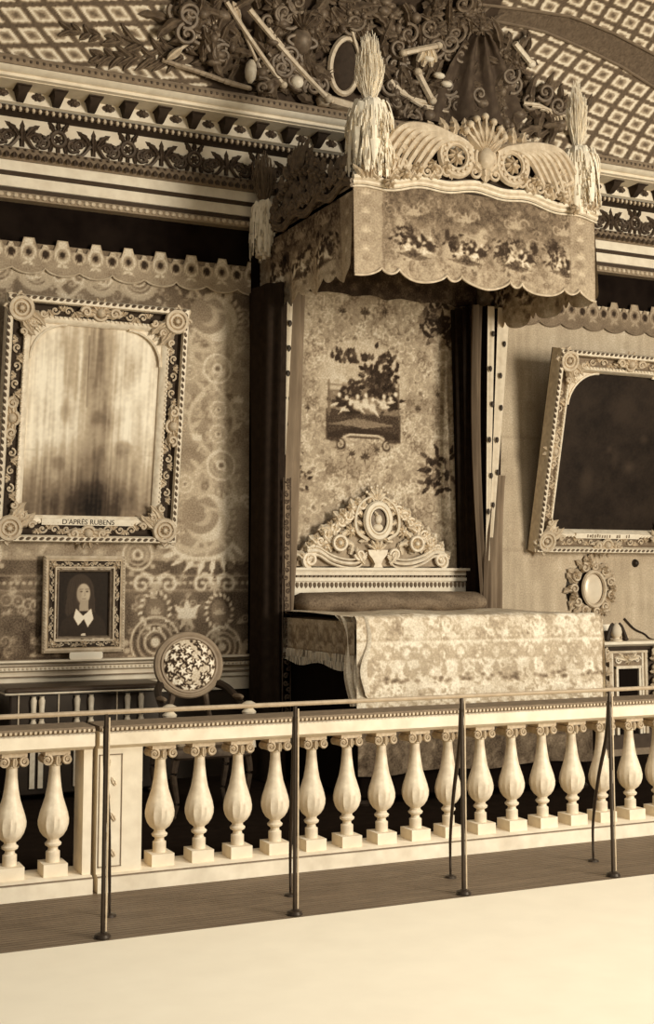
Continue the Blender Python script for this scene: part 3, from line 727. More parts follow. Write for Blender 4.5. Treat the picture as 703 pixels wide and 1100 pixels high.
def valance_canvas(x0, x1, seed):
    cv = Cv(x0, x1, 3.74, 4.58, .008, .60); X, Z = cv.X, cv.Z; L = x1 - x0
    cv.a = .50 - .12 * np.clip((Z - 4.17) / .10, 0, 1) + .12 * np.clip((4.0 - Z) / .1, 0, 1)
    cv.noise(.018, .10); cv.noise(.05, .06); cv.arabesque(int(L * 16), .03, .055, .64, .012, .8, (x0, x1, 4.14, 4.44)); cv.arabesque(int(L * 10), .02, .04, .28, .011, .8, (x0, x1, 4.10, 4.44))
    for k in range(int((L - .5) / .43) + 1):
        c = x0 + .50 + k * .45
        cv.disc((c, 4.05), .20, .14, .70, .85, 5)
        for _ in range(12): 
            p = (c + rnd.uniform(-.17, .17), 4.08 + rnd.uniform(-.12, .12)); cv.disc(p, rnd.uniform(.02, .05), rnd.uniform(.02, .06), rnd.choice((.14, .20, .26, .72, .66)), .9, 2)
        for _ in range(5): cv.leaf((c + rnd.uniform(-.12, .12), 4.06), rnd.uniform(0, 3.1), .10, .035, rnd.choice((.15, .2, .7)), .9)
        for _ in range(34): cv.leaf((c + rnd.gauss(-.08, .07), 4.10 + rnd.gauss(0, .05)), rnd.uniform(0, 6.3), .05, .024, rnd.choice((.14, .2, .28)), .9)
        for (u_, v_, t_) in ((-.05, 4.03, .84), (.04, 4.05, .16), (.08, 4.02, .86), (.13, 4.06, .2), (.0, 3.99, .3)):
            cv.disc((c + u_, v_), .03, .038, t_, .95); cv.disc((c + u_ + .008, v_ + .055), .014, .018, .82, 1.); cv.leaf((c + u_, v_), rnd.uniform(-1, .5), .08, .022, t_, .95); cv.leaf((c + u_, v_), rnd.uniform(2.6, 4), .08, .022, t_, .95)
        cv.poly([(c - .15, 3.98), (c - .02, 4.0), (c + .15, 3.965), (c + .02, 3.94)], .24, .7)
        for q in (-1, 1): cv.spiral((c + q * .07, 4.32), .05, 1.2, 0, q, .018, .62); cv.palm((c, 4.28), PI / 2, .09, .66, 5)
    cv.scatter(int(L * 55), .012, .035, .60, .1, .65, (x0, x1, 4.12, 4.42)); cv.scatter(int(L * 70), .012, .03, .26, .08, .7, (x0, x1, 3.85, 4.2)); cv.scatter(int(L * 30), .015, .03, .74, .04, .6, (x0, x1, 3.80, 3.96))
    for xe in (x0 + .12, x1 - .12):
        cv.poly([(xe - .12, 3.74), (xe + .12, 3.74), (xe + .12, 4.58), (xe - .12, 4.58)], .66, .75)
        for k in range(8): cv.palm((xe - .02, 3.9 + k * .07), PI / 2, .06, .78 if k % 2 else .54, 5, .8)
        for s in (-.12, .13): cv.stroke([(xe + s, 3.74), (xe + s, 4.58)], .014, .50, .8)
    return cv
cvf = valance_canvas(KX0, KX1, 1)
TF = lambda x, z, w=0: (x, KY - w, z)
fold = lambda x, z: .012 * math.sin(x * 19) * max(0, (4.3 - z) / .5)
m = MB(); flat_cloth(m, cvf, TF, .0085, lambda x: wav((x - KX0) / (KX1 - KX0)), scal, fold); vf = m.build('valance', M_pat, can)
n = 220
m = MB(); m.tube([TF(KX0 + (KX1 - KX0) * i / n, scal(KX0 + (KX1 - KX0) * i / n), .005 + fold(KX0 + (KX1 - KX0) * i / n, 3.83)) for i in range(n + 1)], .011, 5, (0, 1, 0)); m.build('edge_cord', M_gilt, vf)
# side valances (share one design; the left is the one seen from outside)
def side_valance(name, X, sgn):
    cv = valance_canvas(-1.84, -.03, 2); cv.a = np.clip(cv.a * 1.15 - .14 * np.clip((cv.Z - 4.05) / .15, 0, 1), .04, 1)
    def sb(y):
        q = ((y + 1.84) / .47) % 1; return KZ0 + .035 - (.10 * math.sin(PI * min(1, q / .72)) ** .5 if q < .72 else .06 * math.sin(PI * (q - .72) / .28) ** .5)
    m = MB(); flat_cloth(m, cv, lambda y, z, w=0: (X + sgn * w, y, z), .015, lambda y: KZ1 + .03 * math.sin(y * 14), sb, lambda y, z: .03 * math.sin(y * 13) * max(0, (4.4 - z) / .6))
    return m.build(name, M_pat, can)
side_valance('valance', KX0, -1); side_valance('valance', KX1, 1)
cv = Cv(KX0 + .02, KX1 - .02, 3.98, 4.42, .012, .22); cv.noise(.05, .12); cv.scatter(120, .02, .05, .40, .12, .7)
m = MB(); flat_cloth(m, cv, lambda x, z, w=0: (x, -.09 - w, z), .02, None, lambda x: 4.05 + .025 * abs(math.sin(x * 9)), lambda x, z: .015 * math.sin(x * 25)); m.build('inner_valance', M_pat, can)
cv = Cv(KX0, KX1, -1.84, -.03, .015, .30); cv.noise(.06, .12); cv.scatter(220, .02, .06, .5, .15, .7)
m = MB(); flat_cloth(m, cv, lambda x, y, w=0: (x, y, 4.40), .03); m.build('ceiling_cloth', M_pat, can)
m = MB(); m.box(KX0, KX1, KY + .01, -.03, 4.41, 4.44); m.build('tester_board', M_dark, can)
# mouldings and cresting
m = MB()
for dz, r, w in ((0, .018, .015), (.036, .022, .025), (-.03, .008, .012)):
    m.tube([TF(KX0 - .015 + (KX1 - KX0 + .03) * i / n, wav(i / n) + dz, w) for i in range(n + 1)], r, 6, (0, 1, 0))
m.build('cornice_moulding', M_giltl, can)
m = MB()
for dz, r in ((0, .018), (.034, .02)): m.tube([(KX0 - .02, KY - .02 + 1.8 * i / 60, KZ1 + dz + .03 * math.sin((KY + 1.8 * i / 60) * 14)) for i in range(61)], r, 6)
m.build('cornice_moulding', M_giltd, can)  # side moulding darkened in colour for its unlit side
T = plane((0, KY - .02, 0)); m = MB(T)
cz = 4.62
def sweep(mb, pts, r0, n=5):             # smooth tube through control points
    P = [Vector(p) for p in pts]; out = []
    P = [P[0] * 2 - P[1]] + P + [P[-1] * 2 - P[-2]]
    for i in range(1, len(P) - 2):
        for k in range(8):
            t = k / 8; a, b, c, d = P[i - 1], P[i], P[i + 1], P[i + 2]
            out.append(.5 * ((2 * b) + (c - a) * t + (2 * a - 5 * b + 4 * c - d) * t * t + (3 * b - a - 3 * c + d) * t ** 3))
    out.append(P[-2]); mb.tube(out, (lambda q: r0 * (1 - .55 * q)), n); return out
CV = 5.118
for sg in (-1, 1):
    X = lambda x: CV + sg * x
    vc = (X(.25), 4.755)
    m.ring(vc, .135, .14, .028, .04, 26); m.ring(vc, .095, .10, .018, .05, 22); m.rosette(vc, .08, 8, .035, .035)
    for k in range(16): a = k / 16 * 2 * PI; m.ell((vc[0] + .115 * math.cos(a), vc[1] + .12 * math.sin(a), .055), .022, 6, 4)
    for k in range(7):                                     # great plume-like acanthus blades sweeping out and down
        t = k / 6; a0 = (.30 - .02 * k, .13 + .025 * k); 
        ctrl = [(X(.12 + .02 * k), 4.83 + .05 * t, .03), (X(.24 + .035 * k), 4.885 + .055 * t, .05), (X(.40 + .05 * k), 4.83 + .09 * t, .05), (X(.52 + .055 * k), 4.67 + .075 * t, .04), (X(.58 + .052 * k), 4.565 + .015 * t, .03)]
        sweep(m, ctrl, .040, 6)
    for k in range(9):                                     # blade tips breaking the silhouette
        t = k / 8; x = .24 + .62 * t; z = 4.96 - .36 * t ** 1.9
        m.leaf((X(x - .05), z - .03, .03), PI / 2 - sg * (-.5 + 1.7 * t), .15, .10, 3, .04, bend=-sg * .8)
    for k in range(8):                                     # low leafy tangle
        x = .30 + k * .085; z = 4.585 - .012 * k
        m.leaf((X(x), z, .02), PI / 2 - sg * (.7 if k % 2 else -.5), .14, .08, 3, .035, bend=sg * .9)
        m.scroll((X(x + .03), z + .045), .045, 1.3, PI / 2, sg if k % 2 else -sg, .014, .04)
    for k in range(5): m.rosette((X(.34 + k * .12), 4.67 - .022 * k * k * .55), .05, 7, .03, .05)
    m.ring((X(.89), 4.585), .045, .045, .016, .03, 18); m.rosette((X(.89), 4.585), .03, 6, .02, .03)
    for k in range(3): m.leaf((X(.96 + .03 * k), 4.50, .02), PI / 2 - sg * .4 * k, .13, .06, 3, .03)
    m.scroll((X(.70), 4.64), .06, 1.4, 0, sg, .016, .04)
for k in range(7):                                         # shell fan
    a = PI / 2 + (k - 3) * .27; r = .30 - .022 * abs(k - 3)
    m.leaf((CV, 4.80, .05), a, r, .085, 1, .05, n=6)
    m.tube([(CV + math.cos(a) * q, 4.80 + math.sin(a) * q, .075) for q in (.05, .15, r)], .013, 5); m.ell((CV + math.cos(a) * r, 4.80 + math.sin(a) * r, .06), (.032, .032, .03), 8, 5)
m.ell((CV, 4.765, .06), (.075, .10, .06), 10, 7); m.ring((CV, 4.765), .085, .115, .02, .05, 24)
for q in (-1, 1): m.leaf((CV, 4.66, .04), PI / 2 + q * 1.2, .2, .09, 4, .04, bend=-q * .8); m.scroll((CV + q * .09, 4.655), .055, 1.3, PI / 2, q, .016, .05)
m.leaf((CV, 4.72, .05), -PI / 2, .14, .12, 3, .04)
m.build('cresting', M_gilt, can)
m = MB(); bp = []
for i in range(61):
    x = -.98 + 1.96 * i / 60; q = abs(x); z = 4.93 - .40 * max(0, (q - .28) / .7) ** 1.7 if q > .28 else 4.82 + .0 * q
    bp.append((x, min(z, 4.90)))
m = MB(plane((CV, KY - .005, 0))); m.poly([(x, 4.50) for x in (-.98, .98)] + [(a, b - .03) for a, b in bp[::-1]], -.02, .0); m.build('crest_backing', M_hollow, can)
# left cresting: its shade put into the colour by dark gilt
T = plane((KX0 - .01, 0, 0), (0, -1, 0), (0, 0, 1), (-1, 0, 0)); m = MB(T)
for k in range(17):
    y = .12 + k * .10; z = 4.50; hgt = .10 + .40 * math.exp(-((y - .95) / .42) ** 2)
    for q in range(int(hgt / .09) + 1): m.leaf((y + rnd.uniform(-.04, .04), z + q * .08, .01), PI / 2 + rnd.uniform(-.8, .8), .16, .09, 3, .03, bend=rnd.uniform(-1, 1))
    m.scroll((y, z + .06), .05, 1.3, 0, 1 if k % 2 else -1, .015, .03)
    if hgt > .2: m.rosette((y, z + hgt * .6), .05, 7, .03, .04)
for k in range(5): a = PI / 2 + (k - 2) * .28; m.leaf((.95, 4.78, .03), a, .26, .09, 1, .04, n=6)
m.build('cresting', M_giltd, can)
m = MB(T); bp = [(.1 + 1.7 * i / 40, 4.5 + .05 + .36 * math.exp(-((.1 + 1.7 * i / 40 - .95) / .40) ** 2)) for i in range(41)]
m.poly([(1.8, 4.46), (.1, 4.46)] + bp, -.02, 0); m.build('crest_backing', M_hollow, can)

# tapestry cloth hanging behind the bed head
cv = Cv(4.22, 6.05, 1.5, 4.10, .008, .64)
cv.noise(.02, .08); cv.noise(.06, .06); cv.noise(.25, .05)
cv.arabesque(260, .035, .075, .84, .014); cv.arabesque(200, .03, .06, .40, .011); cv.arabesque(160, .03, .06, .88, .012); cv.scatter(260, .012, .028, .34, .08, .8); cv.scatter(260, .012, .026, .90, .05, .8)
def BK(px, py): p = at(px, py, -.06); return (p.x, p.z)
def dk(px, py, r): cv.palm(BK(px, py), PI / 2, r, .28, 5); cv.palm(BK(px, py), -PI / 2, r * .8, .30, 3)
for a in ((392, 337, .07), (368, 335, .055), (414, 336, .055), (381, 365, .04), (405, 484, .05), (392, 492, .07), (378, 488, .05), (331, 438, .04), (449, 440, .05), (331, 520, .1), (470, 425, .04)): dk(*a)
for c, r, nn in ((BK(470, 343), .20, 80), (BK(470, 505), .17, 60), (BK(324, 512), .12, 26), (BK(462, 600), .07, 12), (BK(335, 345), .06, 5)):
    cv.disc(c, r * 1.15, r * 1.3, .78, .6, 4)
    for _ in range(nn): cv.leaf((c[0] + rnd.uniform(-r, r) * .8, c[1] + rnd.uniform(-r, r)), rnd.uniform(0, 6.3), r * .55, r * .25, rnd.choice((.12, .18, .28, .5)), .95)
for pz in (.05, .09):
    x = 4.30
    zs = np.linspace(1.6, 4.1, 60); 
    for xe in (4.34, 5.90): cv.stroke([(xe + pz + .02 * math.sin(z * 22), z) for z in zs], .012, .60, .6)
# centre picture: a tree, resting figures and a scrolled bracket
A = BK(352, 380); B = BK(429, 478); W_, H_ = B[0] - A[0], A[1] - B[1]
def q2(u, v): return (A[0] + u * W_, B[1] + v * H_)
for r in (.16, .13): cv.disc(q2(.5, .68), W_ * .62, H_ * .52, .80, .5, 6)
cv.poly([q2(0, .34), q2(1, .34), q2(1, .66), q2(.8, .72), q2(.4, .66), q2(.3, .60), q2(0, .60)], .44, .85)
cv.poly([q2(-.02, .02), q2(-.02, .38), q2(.3, .36), q2(.6, .33), q2(1.02, .34), q2(1.02, .02), q2(.82, .0), q2(.78, .10), q2(.2, .10), q2(.16, .0)], .26)
cv.poly([q2(.0, .20), q2(.4, .28), q2(.95, .22), q2(.55, .17), q2(.45, .15), q2(.35, .19)], .56, .8)
cv.poly([q2(.0, .10), q2(.4, .18), q2(1.0, .12), q2(1, .05), q2(.0, .05)], .16, .8)
for sg in (-1, 1): cv.spiral(q2(.5 + sg * .33, -.03), .05, 1.3, PI / 2, sg, .024, .24); cv.spiral(q2(.5 + sg * .33, -.02), .035, 1.2, PI / 2, sg, .012, .86)
cv.stroke([q2(.22, .06), q2(.3, .09), q2(.7, .09), q2(.78, .06)], .02, .84)
cv.stroke([q2(.62, .42), q2(.60, .6), q2(.66, .8), q2(.72, .95)], .022, .26)
for _ in range(150):
    a, b = rnd.gauss(.72, .12), rnd.gauss(.72, .11)
    if b < .5: continue
    cv.leaf(q2(a, b), rnd.uniform(0, 6.3), .075, .04, rnd.choice((.10, .14, .2, .3)), .95)
for _ in range(40): cv.leaf(q2(rnd.uniform(.05, 1.0), rnd.uniform(.90, 1.02)), rnd.uniform(.8, 2.4), .075, .04, rnd.choice((.14, .2, .28)), .95)
for _ in range(40): cv.leaf(q2(rnd.gauss(.30, .07), rnd.gauss(.58, .06)), rnd.uniform(0, 6.3), .06, .035, rnd.choice((.16, .22)), .9)
for _ in range(60): cv.leaf(q2(rnd.uniform(0, 1), rnd.gauss(.45, .06)), rnd.uniform(0, 6.3), .05, .03, rnd.choice((.18, .25, .6)), .85)
for (u, v, s, t) in ((.15, .45, .05, .30), (.25, .42, .05, .26), (.40, .44, .05, .72), (.52, .46, .05, .76), (.62, .42, .05, .66), (.78, .46, .05, .74), (.88, .44, .05, .3), (.95, .5, .045, .3), (.3, .36, .05, .28)):
    t = .88 if t > .5 else .15; cv.disc(q2(u, v), s * .7, s * .9, t, .95, 2); cv.disc(q2(u + .01, v + .09), .018, .022, .9, 1.); cv.leaf(q2(u, v), rnd.uniform(-1.2, .3), .12, .03, t, 1.); cv.leaf(q2(u, v), rnd.uniform(2.6, 4), .11, .028, .86, 1.)
cv.poly([q2(.02, .66), q2(.28, .66), q2(.26, .72), q2(.2, .80), q2(.06, .80)], .84, .8); cv.stroke([q2(0, .655), q2(.30, .655)], .014, .5)
for u in (.02, .02, 1.0): cv.stroke([q2(u, .3), q2(u, .7)], .012, .4)
bc = thing('bed_backcloth', (5.13, -.06, 1.5), 'pale embroidered tapestry with a tree and figures panel, hanging behind the bed head', 'tapestry')
m = MB(); flat_cloth(m, cv, lambda x, z, w=0: (x, -.06 - w, z), .0095, None, None, lambda x, z: .006 * math.sin(x * 8)); m.build('cloth', M_pat, bc)
for xe in (4.225, 6.045): m = MB(); m.tube([(xe, -.065, 1.5 + 2.58 * i / 20) for i in range(21)], .014, 5, (0, 1, 0)); m.build('side_braid', M_band, bc)

# ================================================================= PLUMES
def plume(x, y, z, hw, hm, ha, wa, fe, ae, label, seed, flat=1.):
    rr = random.Random(seed)
    rt = thing('plume_bouquet', (x, y, z), label, 'plume', 'ostrich plumes on the bed canopy corners')
    m = MB(); m.lathe([(.03, 0), (.07, .005), (.07, .03), (.045, .04), (.035, .07), (.06, .10), (.075, .115), (.05, .125)], (x, y, z), 14); m.build('plume_holder', M_giltl, rt)
    m = MB(); z0 = z + .06; top = z0 + hm
    for k in range(120):
        a = rr.uniform(0, 2 * PI); r = hw * rr.uniform(.45, 1.0); ht = hm * rr.uniform(.80, 1.0); drop = hm * rr.uniform(.45, .98); n = 9
        pts = []
        for i in range(n + 1):
            q = i / n
            if q < .3: t = q / .3; rad = r * .70 * t ** 1.6; zz = z0 + .05 + (ht - .05) * math.sin(t * PI / 2)
            else: t = (q - .3) / .7; rad = r * (.70 + .30 * math.sin(t * PI * .62)); zz = z0 + ht - drop * t ** 1.7
            pts.append((rad, zz))
        ca, sa = math.cos(a), math.sin(a); vs = []; fs = []
        for i, (rad, zz) in enumerate(pts):
            q = i / n; wd = hw * .28 * math.sin(PI * min(1, q * .8 + .16)) ** .6; 
            for e in (-1, -.5, 0, .5, 1):
                jag = rr.uniform(.85, 1.1) if abs(e) == 1 else 1
                vs.append((x + ca * (rad - abs(e) * wd * .35) - sa * wd * e * jag, y + (sa * (rad - abs(e) * wd * .35) + ca * wd * e * jag) * flat, zz - abs(e) * .02 - rr.uniform(0, .012)))
        for i in range(n):
            for k2 in range(4): fs.append((i * 5 + k2, i * 5 + k2 + 1, (i + 1) * 5 + k2 + 1, (i + 1) * 5 + k2))
        m.add(vs, fs)
    # fine barbs fringing the mass
    for k in range(260):
        a = rr.uniform(0, 2 * PI); r = hw * rr.uniform(.75, 1.0); zz = z0 + hm * rr.uniform(.05, .8); ca, sa = math.cos(a), math.sin(a)
        m.tube([(x + ca * r * .9, y + sa * r * .9 * flat, zz + .05), (x + ca * r, y + sa * r * flat, zz), (x + ca * r * 1.02, y + sa * r * 1.02 * flat, zz - rr.uniform(.05, .11))], .005, 4)
    m.build('feathers', fe, rt)
    m = MB(); b0 = z0 + hm * .85
    for k in range(230):
        a = rr.uniform(0, 2 * PI); s = wa * math.sqrt(rr.random()) ; L = ha * (1 - .35 * (s / wa) ** 2) * rr.uniform(.75, 1.0); n = 6; pts = []
        for i in range(n + 1):
            q = i / n; sp = s * math.sin(q * PI * .55) ** 1.2 + .012 * math.sin(q * 6 + k); pts.append((x + math.cos(a) * sp, y + math.sin(a) * sp, b0 + L * q))
        m.tube(pts, lambda q: .0042 * (1 - .4 * q), 4, (0, 1, 0))
    m.build('aigrette', ae, rt)
plume(4.19, -1.80, 4.49, .185, .58, .64, .105, M_feather, M_featherd, 'tall white ostrich plume bouquet on the near left corner of the canopy', 3)
plume(6.06, -1.80, 4.49, .175, .50, .62, .085, M_feather, M_featherd, 'white ostrich plume bouquet on the right corner of the canopy', 4)
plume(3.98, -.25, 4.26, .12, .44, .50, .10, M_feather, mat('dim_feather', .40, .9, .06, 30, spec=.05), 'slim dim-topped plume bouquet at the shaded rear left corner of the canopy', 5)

# ================================================================= CURTAINS
def drape(mb, top, bot, z1, z0, amp, nf, nz=24, gather=1.0, sag=0, nu=None, mid=None):
    """pleated cloth from a top polyline ((x,y),(x,y)) to a bottom one"""
    nu = nu or nf * 10
    def f(u, v):
        t = 1 - v; g = t ** gather
        tx = top[0][0] + (top[1][0] - top[0][0]) * u; ty = top[0][1] + (top[1][1] - top[0][1]) * u
        bx = bot[0][0] + (bot[1][0] - bot[0][0]) * u; by = bot[0][1] + (bot[1][1] - bot[0][1]) * u
        x = tx + (bx - tx) * g; y = ty + (by - ty) * g
        dx, dy = top[1][0] - top[0][0], top[1][1] - top[0][1]; l = math.hypot(dx, dy) or 1
        p = amp * math.sin(u * nf * 2 * PI + .6 * math.sin(t * 3)) * (.7 + .3 * math.sin(t * 5 + u * 4))
        bow = sag * math.sin(PI * t)
        return (x - dy / l * p + bow * dx / l, y + dx / l * p + bow * dy / l, z0 + (z1 - z0) * v)
    mb.grid(f, nu, nz)
def column(mb, cx, cy, rx, ry, z0, z1, nf, amp, lean=0):
    nu, nz = nf * 8, 20
    def f(u, v):
        a = 2 * PI * u; k = 1 + amp * math.sin(nf * a + .8 * math.sin(v * 4)); w = 1 - .12 * math.sin(PI * v)
        return (cx + rx * k * w * math.cos(a) + lean * (v - .5), cy + ry * k * w * math.sin(a), z0 + (z1 - z0) * v)
    mb.grid(f, nu, nz)
hc = thing('bed_curtain', (3.98, -.36, 0), 'near-black velvet curtain gathered in a column at the left of the bed head', 'curtain')
m = MB(); column(m, 3.99, -.33, .115, .27, .02, 3.98, 7, .10); m.build('drape', M_velvet, hc)
m = MB(plane((4.055, -.57, 0), (1, 0, 0), (0, 0, 1), (0, -1, 0)))
for k in range(36): m.scroll((.012 * math.sin(k * 1.7), .45 + k * .055), .022, 1.2, k, 1 if k % 2 else -1, .008, .03, n=5)
m.tube([(-.035, .4, .02), (-.035, 1.4, .02), (-.03, 2.4, .02)], .006, 5); m.tube([(.035, .4, .02), (.035, 1.4, .02), (.03, 2.4, .02)], .006, 5)
m.build('embroidered_border', mat('dim_embroidery', .27, .8), hc)
hc = thing('bed_curtain', (4.15, -.30, 1.2), 'lighter brown silk inner curtain sweeping down to the left end of the bed head', 'curtain')
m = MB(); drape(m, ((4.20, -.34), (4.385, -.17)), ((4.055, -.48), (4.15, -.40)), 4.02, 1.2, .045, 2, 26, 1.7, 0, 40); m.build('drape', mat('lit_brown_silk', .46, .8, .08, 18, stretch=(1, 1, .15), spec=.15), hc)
m = MB(); drape(m, ((4.13, -.38), (4.195, -.38)), ((4.10, -.42), (4.115, -.42)), 3.95, 2.6, .006, 1, 14, 1.2); li = m.build('lining_strip', M_lining, hc)
m = MB()
for k in range(5): m.leaf((4.185 - .008 * k, 3.72 - .21 * k, 0), -PI / 2, .055, .035, 1, .006, n=4)
m.v = [(a - .025, -.40 - c, b) for a, b, c in m.v]; m.build('ermine_tail', M_dark, li)
def XP(px, Y, py=500): return at(px, py, Y).x
hc = thing('bed_curtain', (6.0, -.3, 1.2), 'near-black velvet curtain hanging in folds at the right of the bed head', 'curtain')
m = MB(); drape(m, ((XP(486, -.10), -.10), (XP(529, -.42), -.42)), ((XP(492, -.12), -.12), (XP(526, -.42), -.42)), 4.02, .3, .03, 5, 24, 1.2); m.build('drape', M_velvet, hc)
m = MB(); drape(m, ((XP(511, -.47), -.47), (XP(520, -.43), -.43)), ((XP(515, -.47), -.50), (XP(518, -.43), -.46)), 4.0, 1.2, .03, 2, 26, 1.5, -.045); m.build('lit_fold', mat('lit_silk', .36, .85, .08, 14, stretch=(1, 1, .12), spec=.1), hc)  # highlight on the dark curtain put into a paler fold colour
hc = thing('bed_curtain', (6.2, -.4, 1.2), 'curtain with two pale black-spotted lining strips, outermost on the right of the bed', 'curtain')
m = MB(); drape(m, ((XP(524, -.44), -.44), (XP(543, -.40), -.40)), ((XP(519, -.46), -.46), (XP(535, -.40), -.40)), 4.0, 1.2, .018, 2, 26, 1.0); m.build('drape', M_velvet, hc)
for (a0, a1, b0, b1, z0) in ((526.5, 534, 521, 525, 1.75), (537.5, 550, 525, 529, 1.95)):
    Y0 = -.50; m = MB(); drape(m, ((XP(a0, Y0), Y0), (XP(a1, Y0), Y0)), ((XP(b0, Y0), Y0), (XP(b1, Y0), Y0)), 3.99, z0, .008, 1, 24, 1.15); o = m.build('lining_strip', M_lining, hc)
    m = MB(); c0, c1 = XP((a0 + a1) / 2, Y0), XP((b0 + b1) / 2, Y0)
    for k in range(6):
        t = .10 + k * .14 + (.05 if a0 > 530 else 0); m.leaf((c0 + (c1 - c0) * t ** 1.15 + .012 * (-1) ** k, 3.99 - t * (3.99 - z0), 0), -PI / 2, .055, .032, 1, .006, n=4)
    m.v = [(a, Y0 - .018 - c, b) for a, b, c in m.v]; m.build('ermine_tail', M_dark, o)
m = MB(); drape(m, ((XP(530, -.46), -.46), (XP(543, -.42), -.42)), ((XP(526, -.48), -.48), (XP(536, -.44), -.44)), 2.5, 1.2, .03, 2, 16, .8); m.build('lit_fold', mat('lit_brown_silk', .58), hc)  # mid-lit folds: brightness put into the silk colour
m = MB(); drape(m, ((XP(524, -.50), -.50), (XP(530, -.48), -.48)), ((XP(517, -.52), -.52), (XP(525, -.50), -.50)), 2.2, 1.2, .022, 2, 16, .8); m.build('lit_fold', mat('lit_silk', .50), hc)  # paler silk stands in for light on this lower fold
# ================================================================= BED
bed = thing('state_bed', (5.08, -1.0, 0), 'grand state bed with a carved pale headboard and embroidered side valance, behind the balustrade', 'bed')
def rbox(mb, x0, x1, y0, y1, z0, z1, r=.05):
    n = 5; out = []
    for (cx, cy, a0) in ((x1 - r, y1 - r, 0), (x0 + r, y1 - r, PI / 2), (x0 + r, y0 + r, PI), (x1 - r, y0 + r, 1.5 * PI)):
        for i in range(n + 1): a = a0 + i / n * PI / 2; out.append((cx, cy, math.cos(a), math.sin(a)))
    m_ = len(out); vs = []; fs = []
    prof = [(r * (1 - math.sin(q * PI / 2 / 4)) if False else 0, 0)]
    rings = [(r * .5, z0), (0, z0 + r * .5)] + [(r * (1 - math.cos(i / 5 * PI / 2)), z1 - r + r * math.sin(i / 5 * PI / 2)) for i in range(6)]
    for d, z in rings: vs += [(cx + (r - d) * ca, cy + (r - d) * sa, z) for cx, cy, ca, sa in out]
    for j in range(len(rings) - 1):
        for k in range(m_): k2 = (k + 1) % m_; fs.append((j * m_ + k, j * m_ + k2, (j + 1) * m_ + k2, (j + 1) * m_ + k))
    fs.append(tuple(reversed(range(m_)))); fs.append(tuple((len(rings) - 1) * m_ + k for k in range(m_)))
    mb.add(vs, fs)
m = MB(); rbox(m, 4.08, 6.07, -1.80, -.16, .98, 1.30, .06); m.build('mattress', M_mid, bed)
m = MB(); rbox(m, 4.10, 6.05, -1.79, -.16, .06, .98, .03); m.build('bed_base', M_black, bed)
for x in (4.14, 6.01):
    for y in (-1.74, -.24): m = MB(); m.lathe([(.05, 0), (.06, .03), (.04, .05)], (x, y, 0), 12); m.build('foot', M_dark, bed)
cv = Cv(-1.80, -.18, .98, 1.29, .008, .72); cv.noise(.04, .08); cv.scatter(150, .02, .045, .50, .1, .75); cv.scatter(100, .015, .03, .86, .05, .7)
for k in range(10): c = -1.72 + k * .165; cv.palm((c, 1.13), PI / 2, .07, .50, 5); cv.ring((c + .08, 1.17), .04, .06, .014, .52)
cv.stroke([(-1.8, 1.055), (-.18, 1.055)], .014, .46)
m = MB(); flat_cloth(m, cv, lambda y, z, w=0: (4.055 - w, y, z), .014, lambda y: 1.29, lambda y: 1.03 + .018 * math.sin(y * 9), lambda y, z: .012 * math.sin(y * 21) * (1.29 - z) / .3); va = m.build('side_valance', M_pat, bed)
m = MB(); y = -1.79
while y < -.2: m.tube([(4.05, y, 1.055), (4.045, y + rnd.uniform(-.004, .004), 1.00), (4.045, y + rnd.uniform(-.008, .008), .955 + .018 * math.sin(y * 9))], .0055, 4); y += .019
m.build('fringe', M_pale, va)
cv = Cv(4.08, 6.08, .20, .72, .012, .38); cv.noise(.05, .10); cv.scatter(150, .025, .055, .58, .1, .7); cv.scatter(90, .02, .05, .24, .05, .7)  # dark ground partly carries the balustrade shade on the cloth
m = MB(); flat_cloth(m, cv, lambda x, z, w=0: (x, -1.812 - w, z), .02, None, lambda x: .225 + .012 * math.sin(x * 7), lambda x, z: .01 * math.sin(x * 15)); m.build('foot_valance', M_pat, bed)
